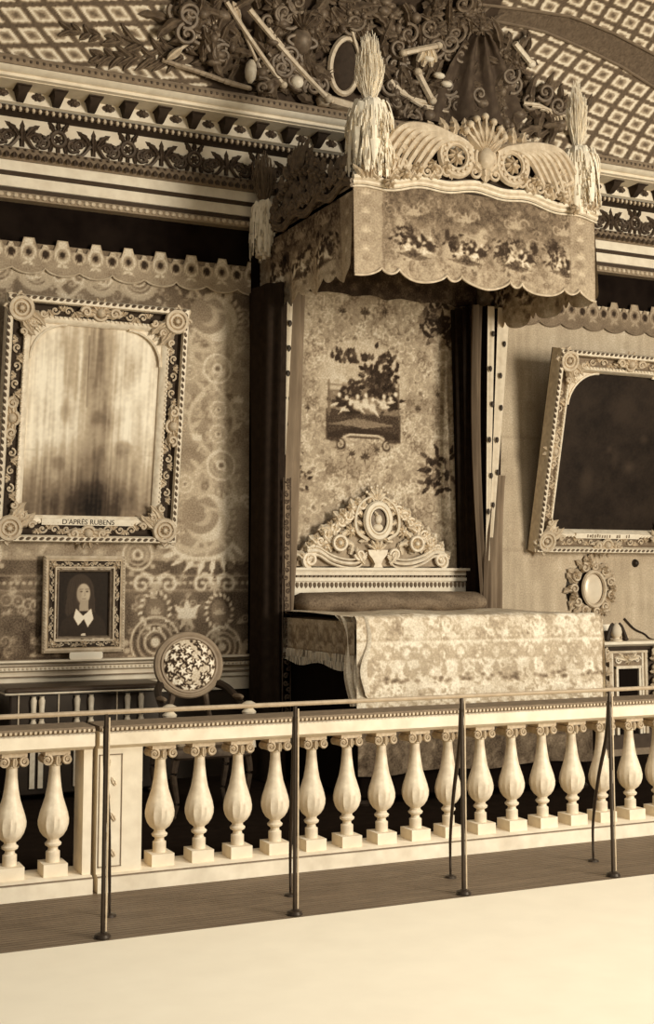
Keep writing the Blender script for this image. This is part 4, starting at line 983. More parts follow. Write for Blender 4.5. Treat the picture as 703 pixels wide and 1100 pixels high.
# headboard
HX = 5.075
T = plane((HX, -.13, 0))
m = MB(T)
m.box(-.81, .95, 1.46, 1.575, 0, .05)
for z, d, w in ((1.575, .03, .075), (1.61, .012, .05), (1.625, .04, .065), (1.665, .022, .10)): m.box(-.815 - w * .1, .955 + w * .1, z, z + d, -.04, w)
hb = m.build('headboard', M_cream, bed)
m = MB(T); x = -.80
while x < .94: m.box(x, x + .022, 1.60, 1.622, .05, .07); m.leaf((x + .011, 1.565, .05), -PI / 2, .05, .035, 1, .015, n=4); x += .04
m.build('dentil_row', M_band, hb)
m = MB(T)
def hsym(fn):
    for sg in (-1, 1): fn(lambda x: .0 + sg * x, sg)
def hp(X, sg):
    m.scroll((X(.63), 1.752), .07, 1.7, -PI / 2, sg, .020, .05)
    out = []
    for dz, r in ((0, .022), (-.035, .014), (.033, .014)):
        sweep(m, [(X(.66), 1.82 + dz, .05), (X(.56), 1.825 + dz, .055), (X(.44), 1.76 + dz, .06), (X(.30), 1.725 + dz, .06), (X(.17), 1.735 + dz, .05), (X(.10), 1.80 + dz * .5, .05)], r)
    for k in range(9):                                      # stepped leafy outline climbing to the palmette
        t = k / 8; x = .70 - .52 * t; z = 1.80 + .46 * t ** .85
        m.leaf((X(x - .03), z - .06, .02), PI / 2 - sg * rnd.uniform(-.1, 1.1), rnd.uniform(.10, .15), .10, 3, .045, bend=-sg * rnd.uniform(-.5, 1.5)); m.leaf((X(x - .05), z - .06, .03), PI / 2 + sg * rnd.uniform(-.3, .9), .10, .08, 3, .04, bend=sg); m.rosette((X(x), z - .01), .036, 6, .03, .03)
        m.scroll((X(x - .04), z - .03), .045, 1.3, 0, sg, .014, .045)
    m.rosette((X(.37), 1.895), .085, 10, .045, .05); m.ring((X(.37), 1.895), .06, .06, .014, .09, 16)
    m.rosette((X(.50), 1.855), .05, 8, .03, .04); m.rosette((X(.25), 2.0), .06, 8, .03, .04)
    for a in (.2, 1.1, 2.1, 3.0): m.leaf((X(.37), 1.895, .04), PI / 2 - sg * (a - 1.5), .16, .08, 4, .035, bend=sg * .8)
    for k in range(6): a = (k - 2.5) * .42; m.leaf((X(.13 * math.cos(a)), 2.09 + .17 * math.sin(a), .03), (a if sg > 0 else PI - a) + .5 * sg, .11, .06, 3, .03, bend=sg * .6)
    sweep(m, [(X(.10), 1.93, .05), (X(.19), 1.99, .06), (X(.21), 2.10, .06), (X(.17), 2.22, .06), (X(.07), 2.29, .06), (X(.03), 2.25, .06)], .018)
    m.scroll((X(.17), 1.80), .05, 1.4, PI, -sg, .015, .06); m.leaf((X(.12), 1.72, .05), PI / 2 - sg * .9, .17, .07, 4, .03, bend=sg)
    for k in range(4): m.leaf((X(.25 + k * .09), 1.80 + .01 * k, .03), PI / 2 + sg * (.3 - .4 * k), .11, .07, 3, .03)
hsym(hp)
m.lathe([], (0, 0, 0)) if False else None
for k in range(5): a = PI / 2 + (k - 2) * .5; m.leaf((0, 2.27, .04), a, .13 - .012 * abs(k - 2), .06, 1, .035, n=5); m.ell((math.cos(a) * .12, 2.27 + math.sin(a) * .12, .05), .016, 6, 4)
m.poly([(-.045, 1.69), (.045, 1.69), (.03, 1.72), (.05, 1.76), (.085, 1.80), (.095, 1.84), (-.095, 1.84), (-.085, 1.80), (-.05, 1.76), (-.03, 1.72)], 0, .07)
for k in range(5): m.leaf((0, 1.83, .05), PI / 2 + (k - 2) * .5, .11, .05, 3, .03)
m.build('carved_crest', M_giltl, hb)
m = MB(T); m.ring((0, 2.09), .115, .145, .028, .07, 28); m.ring((0, 2.09), .085, .112, .010, .085, 24); o = m.build('medallion_ring', M_cream, hb)
m = MB(T); m.ell((0, 2.09, .055), (.10, .13, .02), 18, 6); m.build('medallion_ground', M_giltd, o)
m = MB(T); m.ell((0, 2.10, .075), (.035, .045, .025), 10, 7); m.ell((.0, 2.03, .07), (.05, .035, .02), 10, 6); m.leaf((-.01, 2.13, .08), PI * .7, .05, .04, 3, .02); m.build('medallion_relief', M_giltl, o)
m = MB(T); bpt = [(-.74, 1.70), (.74, 1.70)] + [(.72 - .52 * t, 1.81 + .44 * t ** .85) for t in [i / 10 for i in range(11)]] + [(.1, 2.31), (0, 2.34), (-.1, 2.31)] + [(-.72 + .52 * t, 1.81 + .44 * t ** .85) for t in [1 - i / 10 for i in range(11)]]
m.poly(bpt, -.03, .012); m.build('crest_backing', mat('crest_ground', .60, .7, .08, 30), hb)
# bolster
cv = Cv(0, 1, 0, 1, .01, .42); cv.noise(.06, .08); cv.scatter(80, .02, .05, .34, .05, .6)
m = MB()
def bol(u, v):
    a = 2 * PI * v; e = min(u, 1 - u); k = min(1, (e / .04)) ** .5 if e < .04 else 1
    return (4.20 + 1.80 * u, -.40 + .16 * k * math.cos(a), 1.395 + .085 * k * math.sin(a) * (1 + .12 * math.sin(u * 3)) + .008 * math.sin(u * 40) * math.sin(a * 2))
m.grid(bol, 90, 20, lambda u, v: cv.at(u, v))
m.build('bolster', M_pat, None, 'dull brown brocade bolster lying across the head of the bed', 'bolster')
# coverlet
Wd, Ld, FD, RD = 2.07, 1.50, .72, .40
cv = Cv(0, Wd + RD, 0, Ld + FD + .06, .010, .84)
cv.noise(.02, .05); cv.noise(.06, .04); cv.noise(.2, .03)
cv.arabesque(420, .03, .065, .56, .012); cv.arabesque(300, .03, .06, .99, .014); cv.scatter(420, .012, .03, .52, .1, .8); cv.scatter(300, .012, .03, .98, .03, .8)
dl = Ld + .36
for k in range(16):
    c = .10 + k * .15
    cv.ring((c, dl - .06), .045, .05, .014, .64, .8); cv.palm((c + .075, dl - .02), -PI / 2, .09, .70, 5, .8)
    cv.leaf((c, dl + .1), -PI / 2, .10, .055, .66, .8)
for k in range(6): cv.ring((.25 + k * .36, Ld + .2), .07, .075, .016, .70, .8); cv.palm((.25 + k * .36, Ld + .2), PI / 2, .05, .68, 5, .7)
cv.stroke([(0, dl - .14), (Wd + RD, dl - .14)], .016, .96, .8); cv.stroke([(0, dl - .155), (Wd + RD, dl - .155)], .008, .62, .8)
for k in range(5): 
    c = .35 + k * .42
    for _ in range(12): cv.disc((c + rnd.uniform(-.16, .16), dl + .12 + rnd.uniform(-.025, .025)), .02, .012, .36, .7)
cv.poly([(0, dl + .29), (Wd + RD, dl + .29), (Wd + RD, dl + .36), (0, dl + .36)], .92, .6)
for k in range(24): cv.disc((.1 + k * .09, dl + .31), .022, .014, .50, .7)
def cov(a, b):
    a *= Wd + RD; b *= Ld + FD
    dr = max(0, a - Wd); df = max(0, b - Ld); r = .05
    x = 4.045 + min(a, Wd); y = -.30 - min(b, Ld)
    def rnd_(d):
        if d <= 0: return 0, 0
        if d < r * PI / 2: t = d / r; return r * math.sin(t), r * (1 - math.cos(t))
        return r, r + d - r * PI / 2
    ox, zx = rnd_(dr); oy, zy = rnd_(df)
    z = 1.335 - max(zx, zy) - .35 * min(zx, zy) + .008 * math.sin(a * 7 + b * 3) * (1 if df == 0 else 0)
    fold_ = .016 * math.sin(a * 11 + 1.3 * math.sin(a * 3)) * min(1, df / .3)
    return (x + ox + .015 * math.sin(y * 16) * min(1, dr / .2), y - oy - .005 - fold_, z)
cvt = lambda a, b: cv.at(a * (Wd + RD), b * (Ld + FD))
m = MB(); m.grid(cov, 240, 220, cvt)
drape(m, ((4.047, -1.52), (4.14, -1.865)), ((4.02, -1.76), (4.10, -1.915)), 1.33, .86, .030, 3, 24, .55)
for i in range(190 * 0, len(m.v)):
    if i >= 241 * 221: x_, y_, z_ = m.v[i]; q_ = (1.33 - z_) / .47; m.v[i] = (x_ + .02 * math.sin(z_ * 17), y_, z_ - .16 * q_ * max(0, math.sin((y_ + 1.95) * 9)))
for i in range(len(m.t)): m.t[i] = m.t[i] or .86
m.build('coverlet', M_pat, None, 'cream lace-patterned coverlet spread over the bed, falling over its foot', 'bedspread')
m = MB(); m.box(XL, XR, -3.05, -.03, .0, .012); m.build('carpet', M_carpet, None, 'carpet with shade in its near-black colour, on the floor between balustrade and wall', 'carpet')  # near-black colour stands in for shade behind the balusters

# ================================================================= COMMODE
cm = thing('commode', (2.46, -.4, 0.012), 'dark lacquered commode with bright gilt mounts, under the ledge at far left', 'commode')
m = MB(); rbox(m, 1.90, 3.03, -.58, -.17, .05, .765, .02); bd = m.build('body', M_dark, cm)
m = MB(); rbox(m, 1.86, 3.07, -.61, -.16, .78, .815, .03); tp = m.build('top', mat('commode_top', .20, .4, .05), cm)
m = MB(); m.tube([(1.87, -.20, .772), (1.87, -.60, .772), (1.89, -.615, .772), (3.05, -.615, .772), (3.07, -.60, .772), (3.07, -.2, .772)], .008, 6); m.build('brass_edge', M_giltl, tp)
for xm in (2.10, 2.44, 2.82):
    m = MB()
    for q in (-.03, .03) if xm == 2.1 else (-.052, .052):
        for z in (.44, .60): m.lathe([(.012, 0), (.022, .02), (.019, .05), (.024, .12), (.016, .14), (.02, .15)], (xm + q, -.595, z), 10)
        m.box(xm + q - .018, xm + q + .018, -.60, -.58, .10, .44)
    m.build('gilt_mount', M_giltl, bd)
for xm in (1.965, 2.255, 2.69): m = MB(); m.box(xm - .005, xm + .005, -.588, -.578, .1, .765); m.build('brass_line', M_gilt, bd)
for x in (1.95, 2.98):
    for y in (-.54, -.22): m = MB(); m.lathe([(.02, 0), (.035, .02), (.03, .05)], (x, y, .012), 10); m.build('foot', M_giltd, cm)

# ================================================================= ARMCHAIR
ch = thing('armchair', (3.03, -1.45, .012), 'round-backed armchair in light floral tapestry with dark wood arms, before the left ledge', 'armchair')
zf = .012
cv = Cv(-.22, .22, -.22, .22, .005, .80); cv.noise(.03, .06)
for _ in range(60):
    p_ = (rnd.uniform(-.2, .2), rnd.uniform(-.2, .2)); a_ = rnd.uniform(0, 6.3)
    for q in range(5): cv.leaf(p_, a_ + q * 1.257, .05, .03, .13, 1.)
    for q in range(5): cv.leaf((p_[0] + .004, p_[1] + .004), a_ + q * 1.257, .036, .017, .97, 1.)
tb = R(8); Tb = plane((3.03, -1.20, .985), (1, 0, 0), (0, math.sin(tb), math.cos(tb)), (0, -math.cos(tb), math.sin(tb)))
m = MB(Tb); m.grid(lambda u, v: (.195 * v * math.cos(2 * PI * u), .185 * v * math.sin(2 * PI * u), .02 + .05 * math.sqrt(max(0, 1 - v * v))), 96, 60, lambda u, v: cv.at(.195 * v * math.cos(2 * PI * u), .185 * v * math.sin(2 * PI * u)))
bk = m.build('backrest', M_pat, ch)
m = MB(Tb); m.ring((0, 0), .235, .21, .026, .01, 40, 8); m.ring((0, 0), .205, .19, .012, .03, 40); m.ell((0, 0, -.005), (.23, .205, .012), 24, 5)
m.build('back_frame', mat('polished_chair_wood', .50, .5, .06, 15, spec=.4), ch)
m = MB(); rbox(m, 2.76, 3.30, -1.75, -1.22, .47, .55, .04); m.t = [.42 + .22 * math.sin(v[0] * 60) * math.sin(v[1] * 55) for v in m.v]; m.build('seat', M_pat, ch)
m = MB(); rbox(m, 2.75, 3.31, -1.76, -1.21, .40, .475, .03); m.build('seat_rail', M_bronze, ch)
for sx in (-1, 1):
    x = 3.03 + sx * .25
    m = MB(); sweep(m, [(3.03 + sx * .20, -1.20, .86), (3.03 + sx * .26, -1.32, .82), (3.03 + sx * .29, -1.50, .735), (3.03 + sx * .29, -1.66, .715)], .034, 8); ar = m.build('arm', M_dark, ch)
    m = MB(); m.ell((3.03 + sx * .28, -1.46, .775), (.03, .09, .022), 10, 6); m.build('arm_pad', M_mid, ar)
    m = MB(); m.lathe([(.05, -.26), (.045, -.2), (.018, -.15), (.02, -.10), (.042, -.05), (.05, -.02), (.03, .0), (.045, .02), (.048, .035), (.02, .05)], (3.03 + sx * .285, -1.66, .71), 12); m.build('arm_post', M_giltl, ch)
    m = MB(); sweep(m, [(3.03 + sx * .12, -1.22, .79), (3.03 + sx * .15, -1.225, .65), (3.03 + sx * .20, -1.23, .48)], .026, 8); m.build('support_post', M_bronze, ch)
    for y in (-1.71, -1.26):
        m = MB(); sweep(m, [(x, y, .42), (x + sx * .02, y, .30), (x - sx * .005, y, .12), (x + sx * .015, y, zf + .015)], .03, 8); m.ell((x + sx * .015, y, zf + .018), (.02, .02, .018), 8, 5); m.build('leg', M_bronze, ch)

# ================================================================= RIGHT CABINET AND WALL PIECES
cb = thing('cabinet', (7.48, -.28, 0.012), 'ornate carved cabinet with a dark niche between leafy columns, right of the bed', 'cabinet')
m = MB(); m.box(7.12, 7.84, -.46, -.075, .06, .985); bd = m.build('body', mat('cabinet_wood', .22, .6, .06), cb)
m = MB(); m.box(7.12, 7.84, -.47, -.075, .012, .07); m.build('plinth', M_band, cb)
m = MB(); m.extr([(-.06, .985), (-.50, .985), (-.52, 1.0), (-.54, 1.005), (-.54, 1.03), (-.06, 1.03)], 7.07, 7.89); m.build('top', M_cream, cb)
m = MB(); m.box(7.10, 7.86, -.48, -.46, .955, .985); m.build('dark_rail', M_hollow, cb)  # dark strip under the cabinet top
T = plane((7.476, -.46, 0))
m = MB(T)
for x0, x1, z0, z1, w in ((-.215, -.185, .20, .94, .03), (.185, .215, .20, .94, .03), (-.215, .215, .925, .945, .035)): m.box(x0, x1, z0, z1, 0, w)
fr = m.build('niche_frame', M_gilt, cb)
m = MB(T)
for x0, x1, z0, z1, w in ((-.14, -.115, .2, .80, .03), (.115, .14, .2, .80, .03), (-.14, .14, .785, .81, .035), (-.185, -.16, .2, .94, .015), (.16, .185, .2, .94, .015)): m.box(x0, x1, z0, z1, 0, w)
m.build('inner_frame', M_giltl, fr)
m = MB(T); m.box(-.115, .115, .2, .785, 0, .008); m.build('door', M_black, cb)
m = MB(T); m.box(-.16, .16, .81, .925, 0, .01); pn = m.build('frieze_panel', M_band, cb)
m = MB(T); m.rosette((0, .865), .05, 8, .03, .012)
for sg in (-1, 1):
    m.leaf((sg * .03, .86, .012), PI / 2 - sg * 1.2, .12, .06, 4, .03, bend=-sg * .4); m.scroll((sg * .11, .865), .035, 1.3, 0, sg, .009, .02); m.leaf((sg * .05, .88, .012), PI / 2 - sg * .8, .08, .05, 3, .025)
m.build('carving', M_giltl, pn)
for sx in (-.29, .30):
    m = MB(plane((7.476 + sx, -.49, 0))); c = 0
    m.lathe([(0, 0)] * 0 or [(.03, .2), (.035, .3), (.03, .4)], (0, 0, 0), 8) if False else None
    for z in (.90, .78, .66, .54, .42, .30):
        m.ell((0, z, .01), (.045, .05, .04), 10, 7)
        for q in range(5): m.leaf((0, z - .04, .03), PI / 2 + (q - 2) * .7, .09, .05, 3, .03)
    for q in (-1, 1): m.scroll((q * .035, .945), .03, 1.3, PI / 2, q, .01, .03)
    m.build('leafy_column', M_gilt, cb)
fi = thing('finial_ornament', (7.40, -.42, 1.03), 'small pale egg-shaped ornament in a dark horseshoe stand on the cabinet top', 'ornament')
m = MB(); m.lathe([(.05, 0), (.055, .012), (.03, .02), (.028, .03), (.045, .05), (.052, .08), (.045, .12), (.025, .15), (.005, .165)], (7.40, -.42, 1.03), 14); m.build('egg', M_pale, fi)
m = MB()
for sg in (-1, 1): sweep(m, [(7.40 + sg * .10, -.42, 1.05), (7.40 + sg * .085, -.42, 1.10), (7.40 + sg * .06, -.42, 1.16), (7.40 + sg * .035, -.42, 1.19)], .026, 7); m.ell((7.40 + sg * .10, -.42, 1.045), (.03, .03, .016), 8, 5)
m.build('horseshoe_stand', M_dark, fi)
mr_ = thing('oval_mirror', (7.40, -.05, 1.22), 'small oval mirror in a pierced leafy gilt frame, hung beside the bed at right', 'mirror')
T = plane((7.397, -.035, 1.50)); m = MB(T)
for k in range(22):
    a = k / 22 * 2 * PI; m.leaf((.17 * math.cos(a), .17 * math.sin(a), .02), a + rnd.uniform(-.5, .5), .15, .09, 3, .04, bend=rnd.uniform(-1, 1))
    if k % 2: m.scroll((.21 * math.cos(a), .215 * math.sin(a)), .045, 1.3, a, 1 if k % 4 == 1 else -1, .013, .06)
    if k % 3 == 0: m.rosette((.225 * math.cos(a), .23 * math.sin(a)), .045, 7, .03, .06)
m.leaf((0, .20, .03), PI / 2, .13, .12, 5, .05)
fo = m.build('frame', M_gilt, mr_)
m = MB(T); m.ring((.01, 0), .125, .16, .02, .06, 30); m.build('inner_rim', M_gilt, fo)
m = MB(T); m.ell((.01, 0, .035), (.12, .155, .02), 24, 6); m.build('glass', mat('silvered_glass', .84, .25, .06, 6, spec=.6), mr_)
m = MB(T); m.ell((-.03, -.01, .0), (.25, .25, .02), 20, 5); m.build('backing', M_dark, mr_)
m = MB(); m.extr([(-.03, 1.045), (-.22, 1.045), (-.25, 1.09), (-.25, 1.115), (-.03, 1.115)], 7.33, 7.60); m.build('wall_bracket', M_hollow, None, 'dark moulded wall bracket below the oval mirror', 'bracket')
m = MB(plane((7.45, -.20, 1.115))); m.poly([(-.09, 0), (.08, 0), (.095, .012), (.095, .045), (.08, .06), (-.09, .055)], 0, .012); m.build('name_plaque', M_plaque, None, 'blank white plaque standing on the bracket under the oval mirror', 'plaque')
m = MB(); sweep(m, [(7.79, -.04, 1.215), (7.90, -.04, 1.12), (8.02, -.04, 1.07), (8.15, -.04, 1.01), (8.6, -.04, .995)], .012, 6); m.build('cord', M_dark, hr)

# ================================================================= BALUSTRADE
BY = -3.26
cv = None
def rail_profile(x0, x1, root, nm='hand_rail'):
    m = MB(); m.extr([(BY + .13, .72), (BY - .10, .72), (BY - .12, .735), (BY - .135, .74), (BY - .135, .80), (BY - .12, .81), (BY + .13, .81)], x0, x1); r = m.build(nm, M_cream, root)
    m = MB(); m.extr([(BY + .12, .81), (BY - .128, .81), (BY - .14, .822), (BY - .125, .838), (BY + .12, .838)], x0, x1); b = m.build('bead_moulding', M_band, r)
    m = MB(); x = x0 + .01
    while x < x1: m.box(x, x + .012, BY - .146, BY - .13, .815, .829); x += .025
    m.build('bead_row', M_gilt, b)
    m = MB(); m.extr([(BY + .14, .0), (BY - .14, .0), (BY - .14, .075), (BY - .12, .09), (BY + .14, .09)], x0, x1); p = m.build('plinth', M_cream, root)
    m = MB(); m.extr([(BY - .13, .079), (BY - .142, .079), (BY - .142, .084), (BY - .13, .084)], x0, x1); m.build('groove', M_band, p)
bl = thing('balustrade', (1.2, BY, 0), 'end section of pale gilded balustrade, left of the panelled pier and open joint', 'balustrade')
br = thing('balustrade', (4.4, BY, 0), 'long pale gilded balustrade section with panelled pier, fencing the bed', 'balustrade')
rail_profile(.5, 1.775, bl); rail_profile(1.80, 7.2, br)
m = MB(); m.box(1.73, 1.775, BY - .09, BY + .09, .09, .72); m.build('end_post', M_cream, bl)
m = MB(); m.box(1.80, 2.04, BY - .10, BY + .10, .09, .72); pr = m.build('pier', M_cream, br)
T = plane((1.87, BY - .10, .09)); m = MB(T)
for x0, x1, z0, z1 in ((-.062, -.057, .03, .60), (.057, .062, .03, .60), (-.062, .062, .03, .035), (-.062, .062, .595, .60)): m.box(x0, x1, z0, z1, 0, .004)
pa = m.build('panel_bead', M_band, pr)
m = MB(T)
for k in range(6): m.leaf((.025 * (-1) ** k, .08 + k * .09, 0), PI / 2 + .5 * (-1) ** k, .05, .03, 3, .010); 
m.build('panel_spray', M_gilt, pa)
def bmod(z, a):
    k = max(0, 1 - abs(z - .35) / .12); return 1 + .05 * k ** .5 * math.cos(14 * a) * (1 - .5 * (z > .38)) if k > 0 else 1 + .012 * math.cos(14 * a) * (z > .45)
src = None
BP = [(.036, .150), (.036, .205), (.026, .212), (.024, .225), (.040, .236), (.043, .246), (.030, .258), (.030, .268), (.052, .285), (.068, .31), (.077, .34), (.078, .365), (.072, .40), (.059, .44), (.046, .48), (.037, .53), (.031, .58), (.028, .62), (.028, .635), (.036, .640), (.036, .648), (.028, .655), (.03, .67)]
def baluster(x, root):
    global src
    if src is None:
        m = MB(); m.lathe(BP, (0, 0, 0), 36, bmod); b = m.build('baluster', M_giltl, root, origin=(0, 0, 0))
        m = MB(); m.box(-.062, .062, -.07, .07, .09, .152); f = m.build('foot_block', M_cream, b, origin=(0, 0, 0))
        m = MB(); T_ = plane((0, -.055, 0))
        m.lathe([(.034, .655), (.048, .672), (.05, .69)], (0, 0, 0), 16); m.box(-.065, .065, -.065, .065, .695, .72)
        for yy, w in ((-.06, -1), (.06, 1)):
            mm = MB(plane((0, yy, 0), (1, 0, 0), (0, 0, 1), (0, w, 0)))
            for sg in (-1, 1): mm.scroll((sg * .052, .672), .026, 1.5, PI / 2, sg, .009, .0, n=5)
            mm.leaf((0, .69, 0), -PI / 2, .05, .035, 1, .012, n=4)
            k = len(m.v); m.v += mm.v; m.t += mm.t; m.f += [tuple(i + k for i in f_) for f_ in mm.f]
        for sg in (-1, 1): m.tube([(sg * .052, -.055, .672), (sg * .052, .055, .672)], .024, 8)
        c = m.build('capital', M_gilt, b, origin=(0, 0, 0)); src = (b, f, c)
        for o in (f, c): o.location = (0, 0, 0)
        b.location = (x - WO[root.name].x, 0, 0)
    else:
        b = src[0].copy(); C.objects.link(b); b.parent = root; b.location = (x - WO[root.name].x, 0, 0)
        for o in src[1:]: c = o.copy(); C.objects.link(c); c.parent = b
for x in (.72, .94, 1.16, 1.38, 1.60): baluster(x, bl)
for k in range(23): baluster(2.17 + k * .2225, br)

# ================================================================= BARRIER
GY = -4.2
ba = thing('barrier_rail', (3.0, GY, 0), 'slim iron barrier with a thin steel rail on braced posts, in front of the balustrade', 'barrier')
m = MB(); m.tube([(-.3, GY, .993), (2.5, GY, .993), (6.5, GY, .993)], .011, 8); m.build('rail', M_steel, ba)
for k in range(6):
    x = .67 + k * .938
    m = MB(); m.tube([(x, GY, .0), (x, GY, .985)], .0095, 8); m.lathe([(.04, .0), (.035, .012), (.015, .02)], (x, GY, 0.006), 12); p = m.build('post', M_iron, ba)
    m = MB(); sweep(m, [(x, GY, .93), (x + .015, GY + .05, .74), (x + .08, GY + .22, .48), (x + .12, GY + .33, .22), (x + .13, GY + .35, .012)], .014, 7); m.lathe([(.035, 0), (.03, .01), (.012, .016)], (x + .13, GY + .35, 0.0), 10); m.build('brace', M_iron, p)
    m = MB(); m.tube([(x + .013, GY - .008, .03), (x + .013, GY - .008, .97)], .0045, 6); m.build('highlight_strip', M_gilt, p)  # pale strip stands in for the highlight along the post

# ================================================================= TROPHIES ON THE COVE
def TC(px, py, off=0):
    X0, s0 = at_cove(px, py)
    return lambda u, v, w: cove(X0 + u, s0 + v, w + off)
def UV(px, py, ref):
    a = at_cove(px, py); b = at_cove(*ref); return (a[0] - b[0], a[1] - b[1])
def clump(mb, pts, n, s, seed):
    rr = random.Random(seed)
    for _ in range(n):
        px, py, rad = rr.choice(pts); q = UV(px + rr.gauss(0, rad * .5), py + rr.gauss(0, rad * .5), ref); k = rr.random(); w = rr.uniform(.0, .10)
        if k < .62: mb.leaf((q[0], q[1], w), rr.uniform(0, 6.3), s * rr.uniform(.8, 1.7), s * rr.uniform(.35, .6), 3, .05, bend=rr.uniform(-1.5, 1.5))
        elif k < .75: mb.scroll(q, s * .45, 1.4, rr.uniform(0, 6), rr.choice((-1, 1)), .022, w + .04)
        elif k < .88: mb.ell((q[0], q[1], w + .03), (s * rr.uniform(.15, .35), s * rr.uniform(.15, .3), .05), 8, 5)
        else: mb.rosette(q, s * .5, 7, .04, w)
def pole(mb, a, b, r, w=.08, tip=True):
    p, q = UV(a[0], a[1], ref), UV(b[0], b[1], ref); n = 8
    mb.tube([(p[0] + (q[0] - p[0]) * i / n, p[1] + (q[1] - p[1]) * i / n, w) for i in range(n + 1)], r, 6)
    if tip: mb.leaf((p[0], p[1], w), math.atan2(p[1] - q[1], p[0] - q[0]), .16, .07, 1, .03, n=5)
ref = (250, 60); t1 = thing('trophy_relief', cove(*at_cove(230, 62)), 'left sculpted gilt trophy of palm, spears and fluted banner on the cove', 'relief')
T = TC(*ref)
m = MB(T); clump(m, [(215, 12, 22), (225, 40, 24), (200, 30, 14), (235, 60, 16), (295, 75, 22), (285, 88, 20), (315, 70, 18), (300, 20, 26), (335, 30, 22), (330, 90, 16)], 260, .21, 5); m.build('leaf_cluster', M_giltd, t1)
m = MB(T)
for a, b in (((192, 58), (62, 30)), ((195, 62), (95, 62))):
    for k in range(11):
        t = k / 11 + rnd.uniform(-.03, .03); q = UV(a[0] + (b[0] - a[0]) * t, a[1] + (b[1] - a[1]) * t, ref); d = math.atan2(UV(*b, ref)[1] - UV(*a, ref)[1], UV(*b, ref)[0] - UV(*a, ref)[0])
        for sg in (-1, 1): m.leaf((q[0], q[1], .01), d + sg * rnd.uniform(.3, .8), rnd.uniform(.12, .24) * (1 - .4 * t), .05, 1, .03, bend=sg * rnd.uniform(-.6, .6), n=6)
m.build('palm_branch', M_giltd, t1)
m = MB(T)
for k in range(12):
    pole(m, (268 - k * .5, 98), (172 + k * 6.5, 66 + 2.5 * k), .020, .05 + .003 * k, False)
m.build('fluted_banner', mat('gilt_banner', .55, .5, .08, 20, spec=.4), t1)
for a_, b_, r_, w_, t_ in (((238, 0), (298, 96), .022, .12, False), ((262, 8), (345, 112), .026, .14, False), ((252, 20), (278, 84), .016, .10, True), ((283, 30), (352, 118), .018, .12, False), ((190, 55), (250, 5), .016, .09, True)):
    m = MB(T); pole(m, a_, b_, r_, w_, t_); q = UV(*b_, ref); m.ell((q[0], q[1], w_), (r_ * 1.6, r_ * 1.6, r_ * 1.6), 8, 5); m.build('spear', M_gilt, t1)
m = MB(T); q = UV(264, 80, ref); m.ell((q[0], q[1], .10), (.05, .11, .06), 10, 7); m.build('gilt_bud', M_giltl, t1)
m = MB(T); q = UV(313, 92, ref); m.ell((q[0], q[1], .12), (.06, .06, .05), 10, 7); m.build('gilt_bud', M_giltl, t1)
m = MB(T); q = UV(318, 45, ref); m.ell((q[0], q[1], .08), (.10, .13, .10), 14, 9); m.ring(q, .13, .05, .02, .12, 20)
for k in range(6): m.leaf((q[0], q[1] + .10, .12), PI / 2 + (k - 2) * .35, .2, .06, 3, .04, bend=-.6)
m.build('plumed_helmet', M_giltd, t1)
ref = (450, 80); t2 = thing('trophy_relief', cove(*at_cove(470, 82)), 'central sculpted gilt trophy of oval shields, arms and dark drapery on the cove', 'relief')
T = TC(*ref)
m = MB(T); clump(m, [(440, 90, 26), (425, 75, 22), (455, 60, 26), (470, 105, 22), (415, 20, 30), (380, 15, 24), (450, 20, 34), (500, 20, 20), (545, 60, 14), (535, 85, 20), (570, 110, 24), (590, 125, 16), (540, 130, 20), (355, 20, 20), (480, 45, 24), (430, 112, 20), (515, 95, 26)], 460, .21, 8); m.build('leaf_cluster', M_giltd, t2)
for (px, py, ru, rv) in ((366, 72, .13, .24), (390, 74, .08, .21)):
    m = MB(T); q = UV(px, py, ref); m.ell((q[0], q[1], .05), (ru, rv, .06), 18, 8); o = m.build('oval_shield', M_hollow, t2)
    m = MB(T); m.ring(q, ru, rv, .028, .07, 28); m.build('shield_rim', M_gilt, o)
for a_, b_, r_, w_, t_ in (((424, 56), (462, 46), .030, .16, False), ((440, 78), (455, 112), .034, .15, False), ((345, 110), (398, 132), .06, .06, False), ((395, 105), (370, 20), .016, .1, True)):
    m = MB(T); pole(m, a_, b_, r_, w_, t_)
    for e_ in (a_, b_): q = UV(*e_, ref); m.ell((q[0], q[1], w_), (r_ * 1.25, r_ * 1.25, r_ * 1.25), 8, 6)
    m.build('club', M_gilt, t2)
for k in range(4): m = MB(T); pts = [(412 + k * 6, 88 + k * 6), (425 + k * 8, 104 + k * 5), (450 + k * 8, 112 + k * 4)]; sweep(m, [(*UV(*p, ref), .12) for p in pts], .024, 6); m.build('curved_blade', M_gilt, t2)
for k in range(5): m = MB(T); sweep(m, [(*UV(555 + k * 9, 112 + k * 3, ref), .10), (*UV(575 + k * 6, 116 + k * 3, ref), .12), (*UV(590 + k * 3, 134 + k * 2, ref), .08)], .022, 6); m.build('curved_blade', M_gilt, t2)
m = MB(T)
for k in range(5): q = UV(440 + k * 5, 66 + (k % 2) * 6, ref); m.leaf((q[0], q[1], .14), PI / 2 - .3 + k * .2, .16, .06, 1, .04, n=5)
m.build('glove_fingers', M_giltl, t2)
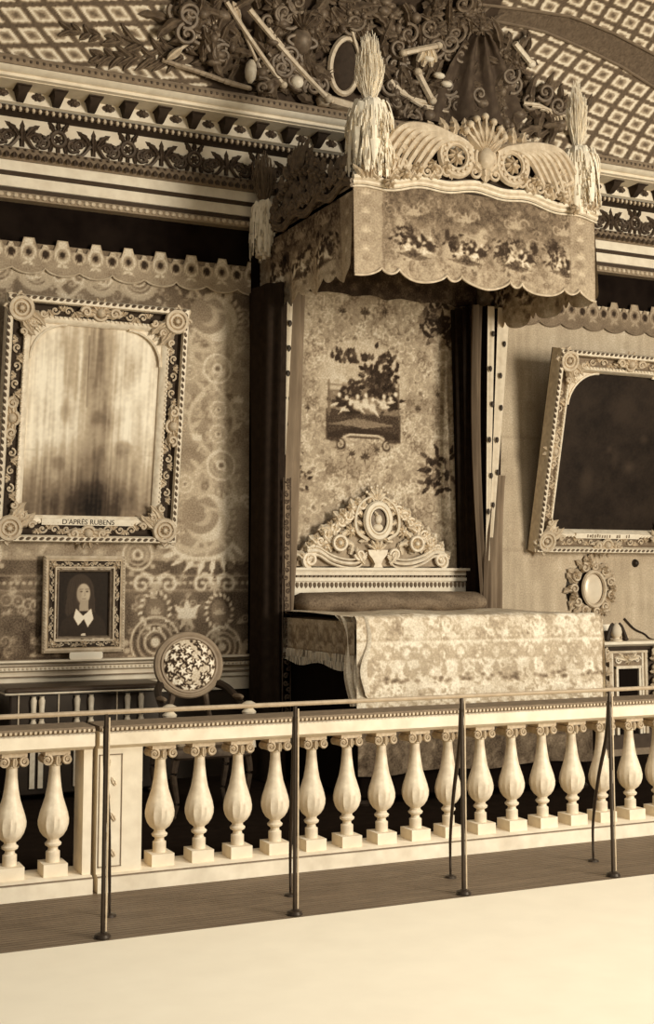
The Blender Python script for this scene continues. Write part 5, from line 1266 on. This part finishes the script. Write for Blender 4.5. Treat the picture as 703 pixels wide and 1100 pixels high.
for (px, py) in ((462, 82), (470, 92), (452, 62)): q = UV(px, py, ref); m = MB(T); m.ell((q[0], q[1], .15), (.06, .035, .04), 8, 6); m.build('gilt_bud', M_giltl, t2)
m = MB(T); pole(m, (545, 42), (562, 66), .030, .14, False); q = UV(562, 66, ref); m.ell((q[0], q[1], .14), (.045, .045, .04), 8, 6); m.build('baton', M_giltl, t2)
m = MB(T)                                               # hanging drapery with soft pleats
def dr(u, v):
    d_ = 1 - v; px = 508 + (u - .5) * (24 + 82 * d_ ** .8) - 6 * d_; py = 34 + 104 * d_ + 9 * math.sin(u * PI * 3) * d_ - 14 * abs(u - .5) * d_
    q = UV(px, py, ref); return (q[0], q[1], .10 + .035 * math.sin(u * 20 + v * 2) + .05 * math.sin(u * PI))
m.grid(dr, 60, 14); m.build('drapery', mat('dark_drapery', .26, .8, .06, 12), t2)
m = MB(T)
for k in range(14):
    t = k / 13; q = UV(500 - 100 * t + 60 * t * t, 6 + 42 * math.sin(PI * t) * .6, ref)
    for sg in (-1, 1): m.leaf((q[0], q[1], .1), rnd.uniform(0, 6), .13, .07, 3, .04)
m.build('garland', M_giltd, t2)

# ================================================================= LIGHT
def area(name, loc, tgt, size, size_y, power, col=(1, .985, .95), spread=180):
    l = bpy.data.lights.new(name, 'AREA'); l.shape = 'RECTANGLE'; l.size = size; l.size_y = size_y; l.energy = power; l.color = col; l.spread = R(spread)
    o = bpy.data.objects.new(name, l); C.objects.link(o); o.location = loc
    o.rotation_euler = (Vector(tgt) - Vector(loc)).to_track_quat('-Z', 'Y').to_euler(); return o
area('window_light', (9.8, -14.3, 3.2), (4.6, -.5, 2.6), 3.0, 4.5, 1800)
area('added_overhead_fill', (3.6, -7.6, 6.5), (3.6, -5.6, 0), 4.5, 2.5, 120, spread=110)  # unseen lamp added overhead to brighten the pale foreground floor
w = bpy.data.worlds.new('world'); bpy.context.scene.world = w; w.use_nodes = True
w.node_tree.nodes['Background'].inputs[0].default_value = (1, .965, .91, 1); w.node_tree.nodes['Background'].inputs[1].default_value = .20
vs = bpy.context.scene.view_settings; vs.view_transform = 'Standard'; vs.look = 'None'; vs.exposure = 0; vs.gamma = 1
